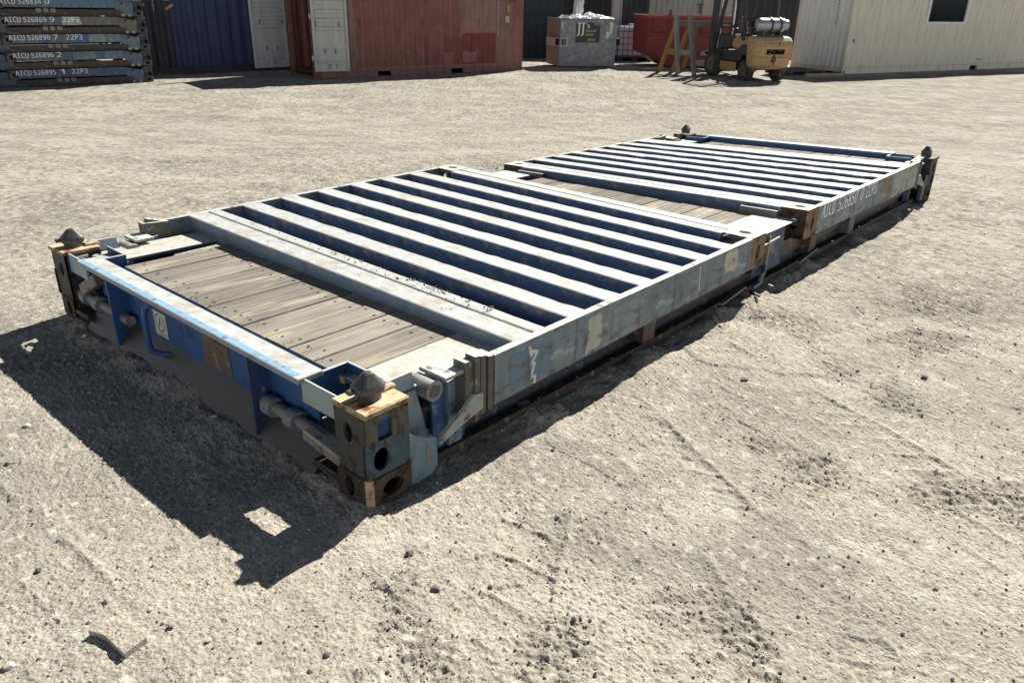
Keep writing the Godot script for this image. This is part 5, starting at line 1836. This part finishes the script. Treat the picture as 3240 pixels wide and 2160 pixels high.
func forklift():
	var o := thing("forklift", "worn tan-yellow forklift seen from behind with a silver gas bottle on its counterweight", "forklift", Vector3(6.30, YARD, -21.12), 0.30)
	var tan := Color(0.50, 0.32, 0.155)
	var blk := Color(0.035, 0.037, 0.045)
	# counterweight: rounded block, swept in at its foot, with a dark slot
	var st := begin()
	paint(tan, Color(0.52, 0.36, 0.19))
	var prof := []
	for q in [[0.30, -0.34], [0.30, 0.26], [0.40, 0.38], [0.62, 0.45], [0.86, 0.46], [0.98, 0.43], [1.05, 0.36], [1.08, 0.24], [1.09, 0.0], [1.09, -0.34]]: prof.append(Vector2(maxf(q[1], 0.03 if q[0] > 0.5 else 0.14), q[0]))
	# swept across x with rounded flanks
	var xs := [-0.56, -0.55, -0.515, -0.45, 0.45, 0.515, 0.55, 0.56]
	var sh := [0.16, 0.08, 0.025, 0.0, 0.0, 0.025, 0.08, 0.16]
	var cen := Vector3(0, 0.7, 0)
	var at := func(i: int, k: int) -> Vector3:
		var p: Vector2 = prof[k]
		return Vector3(xs[i], p.y - sh[i] * (0.5 if p.y > 0.9 else (-0.15 if p.y < 0.5 else 0.0)), p.x - sh[i] * (1.0 if p.x > 0.2 else 0.0))
	for i in 7:
		for k in prof.size():
			var k2 := (k + 1) % prof.size()
			var a: Vector3 = at.call(i, k)
			var b: Vector3 = at.call(i + 1, k2)
			quad(st, a, at.call(i + 1, k), b, at.call(i, k2), (a + b) / 2 - Vector3((a.x + b.x) / 2 * 0.8, 0.7, 0))
	for i in [0, 7]:
		for k in range(1, prof.size() - 1): tri(st, at.call(i, 0), at.call(i, k), at.call(i, k + 1), Vector3(1 if i else -1, 0, 0))
	var cw := build(st, "counterweight", "worn", o)
	st = begin()
	paint(Color(0.01, 0.01, 0.012))
	box(st, Vector3(-0.24, 0.66, 0.30), Vector3(0.30, 0.80, 0.466), 0.02)
	build(st, "slot", "rubber", cw)
	st = begin()
	paint(Color(0.08, 0.05, 0.045))
	box(st, Vector3(-0.04, 0.48, 0.40), Vector3(0.06, 0.62, 0.47), 0.01)
	tube(st, Vector3(0.01, 0.42, 0.46), Vector3(0.01, 0.66, 0.46), 0.02, 10)
	build(st, "tow_pin", "worn", cw)
	st = begin()
	paint(Color(0.10, 0.075, 0.05))
	for q in [[-0.5, 0.845, 0.5, 0.85], [-0.45, 0.60, -0.05, 0.606], [0.12, 0.595, 0.5, 0.60], [-0.3, 0.93, 0.1, 0.936], [0.1, 0.90, 0.14, 0.94]]:
		box(st, Vector3(q[0], q[1], 0.44), Vector3(q[2], q[3], 0.4625))
	build(st, "scrape_marks", "worn", cw)
	# chassis, hood, step and fenders
	st = begin()
	paint(blk, Color(0.05, 0.05, 0.055))
	box(st, Vector3(-0.50, 0.42, -1.75), Vector3(0.50, 0.70, -0.30), 0.03)
	box(st, Vector3(-0.36, 0.30, -0.32), Vector3(0.36, 0.70, 0.10), 0.02)
	box(st, Vector3(-0.53, 0.60, -0.34), Vector3(0.53, 0.86, 0.08), 0.04)
	box(st, Vector3(-0.54, 0.22, -1.15), Vector3(0.54, 0.42, -0.40), 0.02)
	var ch := build(st, "chassis", "enamel", o)
	st = begin()
	paint(Color(0.40, 0.26, 0.10))
	box(st, Vector3(-0.555, 0.20, -1.14), Vector3(-0.54, 0.42, -0.36), 0.004)
	build(st, "step_panel", "worn", ch)
	st = begin()
	paint(tan)
	box(st, Vector3(-0.42, 0.70, -0.95), Vector3(0.42, 1.03, 0.06), 0.10)
	build(st, "hood", "worn", ch)
	st = begin()
	paint(Color(0.03, 0.03, 0.032))
	box(st, Vector3(-0.24, 1.02, -0.85), Vector3(0.24, 1.12, -0.40), 0.04)
	box(st, Vector3(-0.23, 1.10, -0.45), Vector3(0.23, 1.50, -0.34), 0.04)
	build(st, "seat", "rubber", o)
	for x in [-0.50, 0.50]:
		wheel(o, Vector3(x * 0.93, 0.255, 0.0), 0.255, 0.19)
		wheel(o, Vector3(x * 1.06, 0.325, -1.5), 0.325, 0.22)
		st = begin()
		paint(blk)
		for i in 8:
			var a0 := PI * i / 8
			var a1 := PI * (i + 1) / 8
			quad(st, Vector3(x * 1.1, 0.26 + 0.31 * sin(a0), 0.31 * cos(a0)), Vector3(x * 1.1, 0.26 + 0.31 * sin(a1), 0.31 * cos(a1)), Vector3(x * 0.7, 0.26 + 0.31 * sin(a1), 0.31 * cos(a1)), Vector3(x * 0.7, 0.26 + 0.31 * sin(a0), 0.31 * cos(a0)), Vector3(0, sin((a0 + a1) / 2), cos((a0 + a1) / 2)))
		build(st, "wheel_arch", "enamel", ch)
	# overhead guard
	for x in [-0.46, 0.46]:
		st = begin()
		paint(Color(0.03, 0.035, 0.05))
		bar(st, Vector3(x, 0.95, -0.30), Vector3(x, 2.12, -0.42), 0.09, 0.07, 0.012)
		build(st, "guard_post", "enamel", o)
		st = begin()
		bar(st, Vector3(x, 0.70, -1.70), Vector3(x, 2.12, -1.28), 0.09, 0.07, 0.012)
		build(st, "guard_post", "enamel", o)
	st = begin()
	for x in [-0.46, 0.46]: bar(st, Vector3(x, 2.13, -0.38), Vector3(x, 2.13, -1.32), 0.08, 0.06, 0.01)
	for i in 6: bar(st, Vector3(-0.46, 2.14, -0.40 - i * 0.175), Vector3(0.46, 2.14, -0.40 - i * 0.175), 0.04, 0.03)
	build(st, "guard_roof", "enamel", o)
	# steering, dash and levers
	st = begin()
	paint(Color(0.04, 0.04, 0.045))
	box(st, Vector3(-0.42, 0.70, -1.60), Vector3(0.42, 1.06, -1.42), 0.03)
	bar(st, Vector3(-0.05, 1.0, -1.48), Vector3(-0.05, 1.22, -1.30), 0.05, 0.05)
	build(st, "dash", "enamel", o)
	st = begin()
	var ring := []
	for i in 17: ring.append(Vector3(-0.05 + 0.17 * cos(TAU * i / 16), 1.24 + 0.12 * sin(TAU * i / 16), -1.29 + 0.10 * sin(TAU * i / 16)))
	pipe(st, ring, 0.014, 8)
	build(st, "steering_wheel", "rubber", o)
	st = begin()
	paint(Color.WHITE)
	for i in 3: pipe(st, [Vector3(0.20 + i * 0.07, 1.02, -1.46), Vector3(0.20 + i * 0.07, 1.24, -1.40)], 0.009, 6)
	build(st, "levers", "chrome", o)
	# mast and forks
	for x in [-0.36, 0.36]:
		st = begin()
		paint(Color(0.04, 0.045, 0.055))
		box(st, Vector3(x - 0.06, 0.08, -2.0), Vector3(x + 0.06, 2.25, -1.88), 0.01)
		box(st, Vector3(x - 0.035, 0.10, -2.10), Vector3(x + 0.035, 2.2, -2.0), 0.006)
		build(st, "mast_rail", "enamel", o)
		st = begin()
		paint(Color(0.06, 0.06, 0.06))
		box(st, Vector3(x - 0.05, 0.05, -3.1), Vector3(x + 0.05, 0.09, -2.12), 0.006)
		box(st, Vector3(x - 0.05, 0.05, -2.16), Vector3(x + 0.05, 0.60, -2.11), 0.006)
		build(st, "fork", "worn", o)
		st = begin()
		paint(Color(0.35, 0.35, 0.35))
		tube(st, Vector3(x * 0.55, 0.3, -1.93), Vector3(x * 0.55, 2.0, -1.93), 0.03, 12)
		build(st, "lift_cylinder", "chrome", o)
	st = begin()
	paint(Color(0.05, 0.05, 0.055))
	for y in [0.25, 0.52]: box(st, Vector3(-0.48, y, -2.13), Vector3(0.48, y + 0.08, -2.09), 0.006)
	for y in [1.2, 2.18]: box(st, Vector3(-0.36, y, -1.99), Vector3(0.36, y + 0.07, -1.90), 0.006)
	build(st, "carriage", "enamel", o)
	for x in [-0.40, 0.40]:
		st = begin()
		paint(Color(0.045, 0.045, 0.05))
		pipe(st, [Vector3(x * 0.5, 0.5, -1.86), Vector3(x * 0.55, 1.1, -1.80), Vector3(x * 0.5, 1.7, -1.85), Vector3(x * 0.45, 2.15, -1.88)], 0.016, 8)
		build(st, "mast_hose", "rubber", o)
		st = begin()
		paint(Color(0.09, 0.085, 0.08))
		box(st, Vector3(x * 0.35 - 0.02, 0.4, -1.96), Vector3(x * 0.35 + 0.02, 2.2, -1.945), 0.004)
		build(st, "lift_chain", "worn", o)
	st = begin()
	paint(Color(0.10, 0.09, 0.08))
	pipe(st, [Vector3(0.40, 0.9, -0.2), Vector3(0.44, 1.3, -0.24), Vector3(0.44, 2.0, -0.32)], 0.03, 10)
	build(st, "exhaust_pipe", "worn", o)
	# gas bottle on its cradle
	st = begin()
	paint(Color.WHITE)
	tube(st, Vector3(-0.33, 1.345, 0.12), Vector3(0.33, 1.345, 0.12), 0.158, 28, -1.0, false)
	ball(st, Vector3(-0.33, 1.345, 0.12), 0.158, 12, 24, Vector3(0.5, 1, 1))
	ball(st, Vector3(0.33, 1.345, 0.12), 0.158, 12, 24, Vector3(0.5, 1, 1))
	tube(st, Vector3(0.38, 1.345, 0.12), Vector3(0.47, 1.345, 0.12), 0.12, 20)
	tube(st, Vector3(0.47, 1.345, 0.12), Vector3(0.52, 1.37, 0.12), 0.03, 10)
	var bt := build(st, "gas_bottle", "bottle_steel", o)
	st = begin()
	paint(Color(0.03, 0.045, 0.10))
	for x in [-0.06, 0.20]: tube(st, Vector3(x, 1.345, 0.12), Vector3(x + 0.035, 1.345, 0.12), 0.182, 28)
	build(st, "strap", "clean", bt)
	st = begin()
	paint(Color(0.05, 0.05, 0.055))
	for x in [-0.26, 0.22]: box(st, Vector3(x, 1.08, 0.0), Vector3(x + 0.06, 1.19, 0.24), 0.006)
	box(st, Vector3(-0.32, 1.085, -0.02), Vector3(0.32, 1.105, 0.26), 0.004)
	build(st, "cradle", "enamel", o)
	st = begin()
	paint(Color(0.06, 0.06, 0.06))
	pipe(st, [Vector3(-0.45, 1.3, 0.1), Vector3(-0.52, 1.24, 0.05), Vector3(-0.48, 1.1, -0.1), Vector3(-0.36, 1.0, -0.3)], 0.014, 8)
	build(st, "gas_hose", "rubber", o)


func site_building():
	var d := Vector3(0.88, 0, -0.475)
	var cream := Color(0.70, 0.67, 0.56)
	var tint := func(_x: float, _y: float) -> Color: return cream
	var o := thing("site_building", "cream ribbed portable site building with a dark white-framed window at the right edge", "site building", Vector3(9.36, YARD, -23.59), 0.4949)
	var len := 9.6
	var wid := 2.0
	var hh := 2.7
	for s in 4:
		var st := begin()
		var f := face(s, len, wid).translated_local(Vector3(0, 0, -0.012))
		var lw := len if s < 2 else wid
		if s == 0:
			# the long wall leaves a hole for its window
			corrugated(st, f, 0.16, 3.2, 0.17, hh - 0.12, 0.20, 0.018, tint)
			corrugated(st, f, 3.2, 5.1, 0.17, 1.36, 0.20, 0.018, tint)
			corrugated(st, f, 3.2, 5.1, 2.30, hh - 0.12, 0.20, 0.018, tint)
			corrugated(st, f, 5.1, len - 0.16, 0.17, hh - 0.12, 0.20, 0.018, tint)
		else:
			corrugated(st, f, 0.12, lw - 0.12, 0.17, hh - 0.12, 0.18, 0.036, func(_x, _y): return Color(0.76, 0.80, 0.77) if s == 2 else cream)
		build(st, "long_wall" if s < 2 else "end_wall", "container", o)
	for s in 2:
		for q in 2:
			var st := begin()
			paint(cream)
			var x := 0.0 if s == 0 else len - 0.16
			var z := 0.0 if q == 0 else -wid + 0.12
			box(st, Vector3(x, 0.0, z - 0.12), Vector3(x + 0.16, hh, z), 0.015)
			build(st, "corner_post", "container", o)
			st = begin()
			paint(Color(0.02, 0.02, 0.02))
			if q == 0: box(st, Vector3(x + 0.05, 0.03, -0.03), Vector3(x + 0.10, 0.10, 0.0015))
			box(st, Vector3(x - 0.0015 if s == 0 else x + 0.03, 0.03, z - 0.09), Vector3(x + 0.13 if s == 0 else x + 0.1615, 0.10, z - 0.05))
			build(st, "lifting_hole", "rubber", o)
	var st := begin()
	paint(cream * 1.02)
	for k in [[0.16, 5.87], [6.27, len - 0.16]]: box(st, Vector3(k[0], 0.0, -0.08), Vector3(k[1], 0.165, -0.002), 0.006)
	box(st, Vector3(5.87, 0.13, -0.08), Vector3(6.27, 0.165, -0.003))
	box(st, Vector3(0.16, 0.0, -wid + 0.002), Vector3(len - 0.16, 0.165, -wid + 0.08))
	box(st, Vector3(0.004, 0.06, -wid + 0.12), Vector3(0.08, 0.165, -0.12))
	box(st, Vector3(len - 0.08, 0.0, -wid + 0.12), Vector3(len - 0.004, 0.165, -0.12))
	build(st, "bottom_rail", "container", o)
	st = begin()
	for z in [[-0.08, -0.002], [-wid + 0.002, -wid + 0.08]]: box(st, Vector3(0.16, hh - 0.12, z[0]), Vector3(len - 0.16, hh, z[1]))
	box(st, Vector3(0.004, hh - 0.12, -wid + 0.12), Vector3(0.08, hh, -0.12))
	box(st, Vector3(len - 0.08, hh - 0.12, -wid + 0.12), Vector3(len - 0.004, hh, -0.12))
	build(st, "top_rail", "container", o)
	st = begin()
	box(st, Vector3(0.08, hh - 0.06, -wid + 0.08), Vector3(len - 0.08, hh - 0.02, -0.08))
	build(st, "roof", "container", o)
	st = begin()
	paint(Color(0.09, 0.08, 0.07))
	box(st, Vector3(0.08, 0.135, -wid + 0.08), Vector3(len - 0.08, 0.162, -0.08))
	build(st, "floor", "paint", o)
	# window: frame, pane
	st = begin()
	paint(Color(0.74, 0.77, 0.82))
	for k in [[3.2, 1.36, 3.29, 2.30], [5.01, 1.36, 5.1, 2.30], [3.29, 1.36, 5.01, 1.42], [3.29, 2.25, 5.01, 2.30]]: box(st, Vector3(k[0], k[1], -0.05), Vector3(k[2], k[3], 0.03), 0.004)
	var win := build(st, "window", "clean", o)
	st = begin()
	box(st, Vector3(3.29, 1.42, -0.03), Vector3(5.01, 2.25, -0.02))
	build(st, "pane", "glass", win)
	st = begin()
	paint(Color(0.32, 0.26, 0.10))
	box(st, Vector3(6.1, 0.30, -0.012), Vector3(6.42, 0.335, -0.0))
	build(st, "pocket_label", "clean", o)
	st = begin()
	paint(Color(0.06, 0.06, 0.06))
	box(st, Vector3(0.24, 0.86, -0.03), Vector3(0.27, 0.95, 0.004))
	build(st, "screw_plate", "clean", o)
	var code := "28421570"
	for i in 8: letters(o, code[i], Vector3(-0.006, 2.0 - i * 0.10, -0.55), Vector3(0, 0, 1), Vector3.UP, 0.07, "dark", 0.9, "Droid Sans")


func pallets():
	var o := thing("timber_pallet", "low grey timber pallet on the ground at the corner of the cream site building", "pallet", Vector3(7.65, YARD, -22.9), 0.35)
	for i in 6:
		var st := begin()
		paint(Color(0.20, 0.18, 0.16) * rng.randf_range(0.8, 1.2))
		box(st, Vector3(0, 0.10, -0.2 * i - 0.14), Vector3(1.2, 0.122, -0.2 * i), 0.004)
		build(st, "slat", "timber", o)
	for x in [0.0, 0.55, 1.1]:
		var st := begin()
		paint(Color(0.15, 0.13, 0.11))
		box(st, Vector3(x, 0.0, -1.15), Vector3(x + 0.1, 0.098, 0.0), 0.004)
		build(st, "bearer", "timber", o)
	var st2 := begin()
	paint(Color(0.44, 0.38, 0.27))
	box(st2, Vector3(0, 0, -0.05), Vector3(1.35, 0.09, 0.05), 0.006)
	var b := build(st2, "timber", "timber", self)
	b.position = Vector3(7.95, YARD + 0.0, -22.55)
	b.rotation.y = 0.38
	tag(b, "pale sawn timber lying in front of the grey pallet beside the site building", "timber")
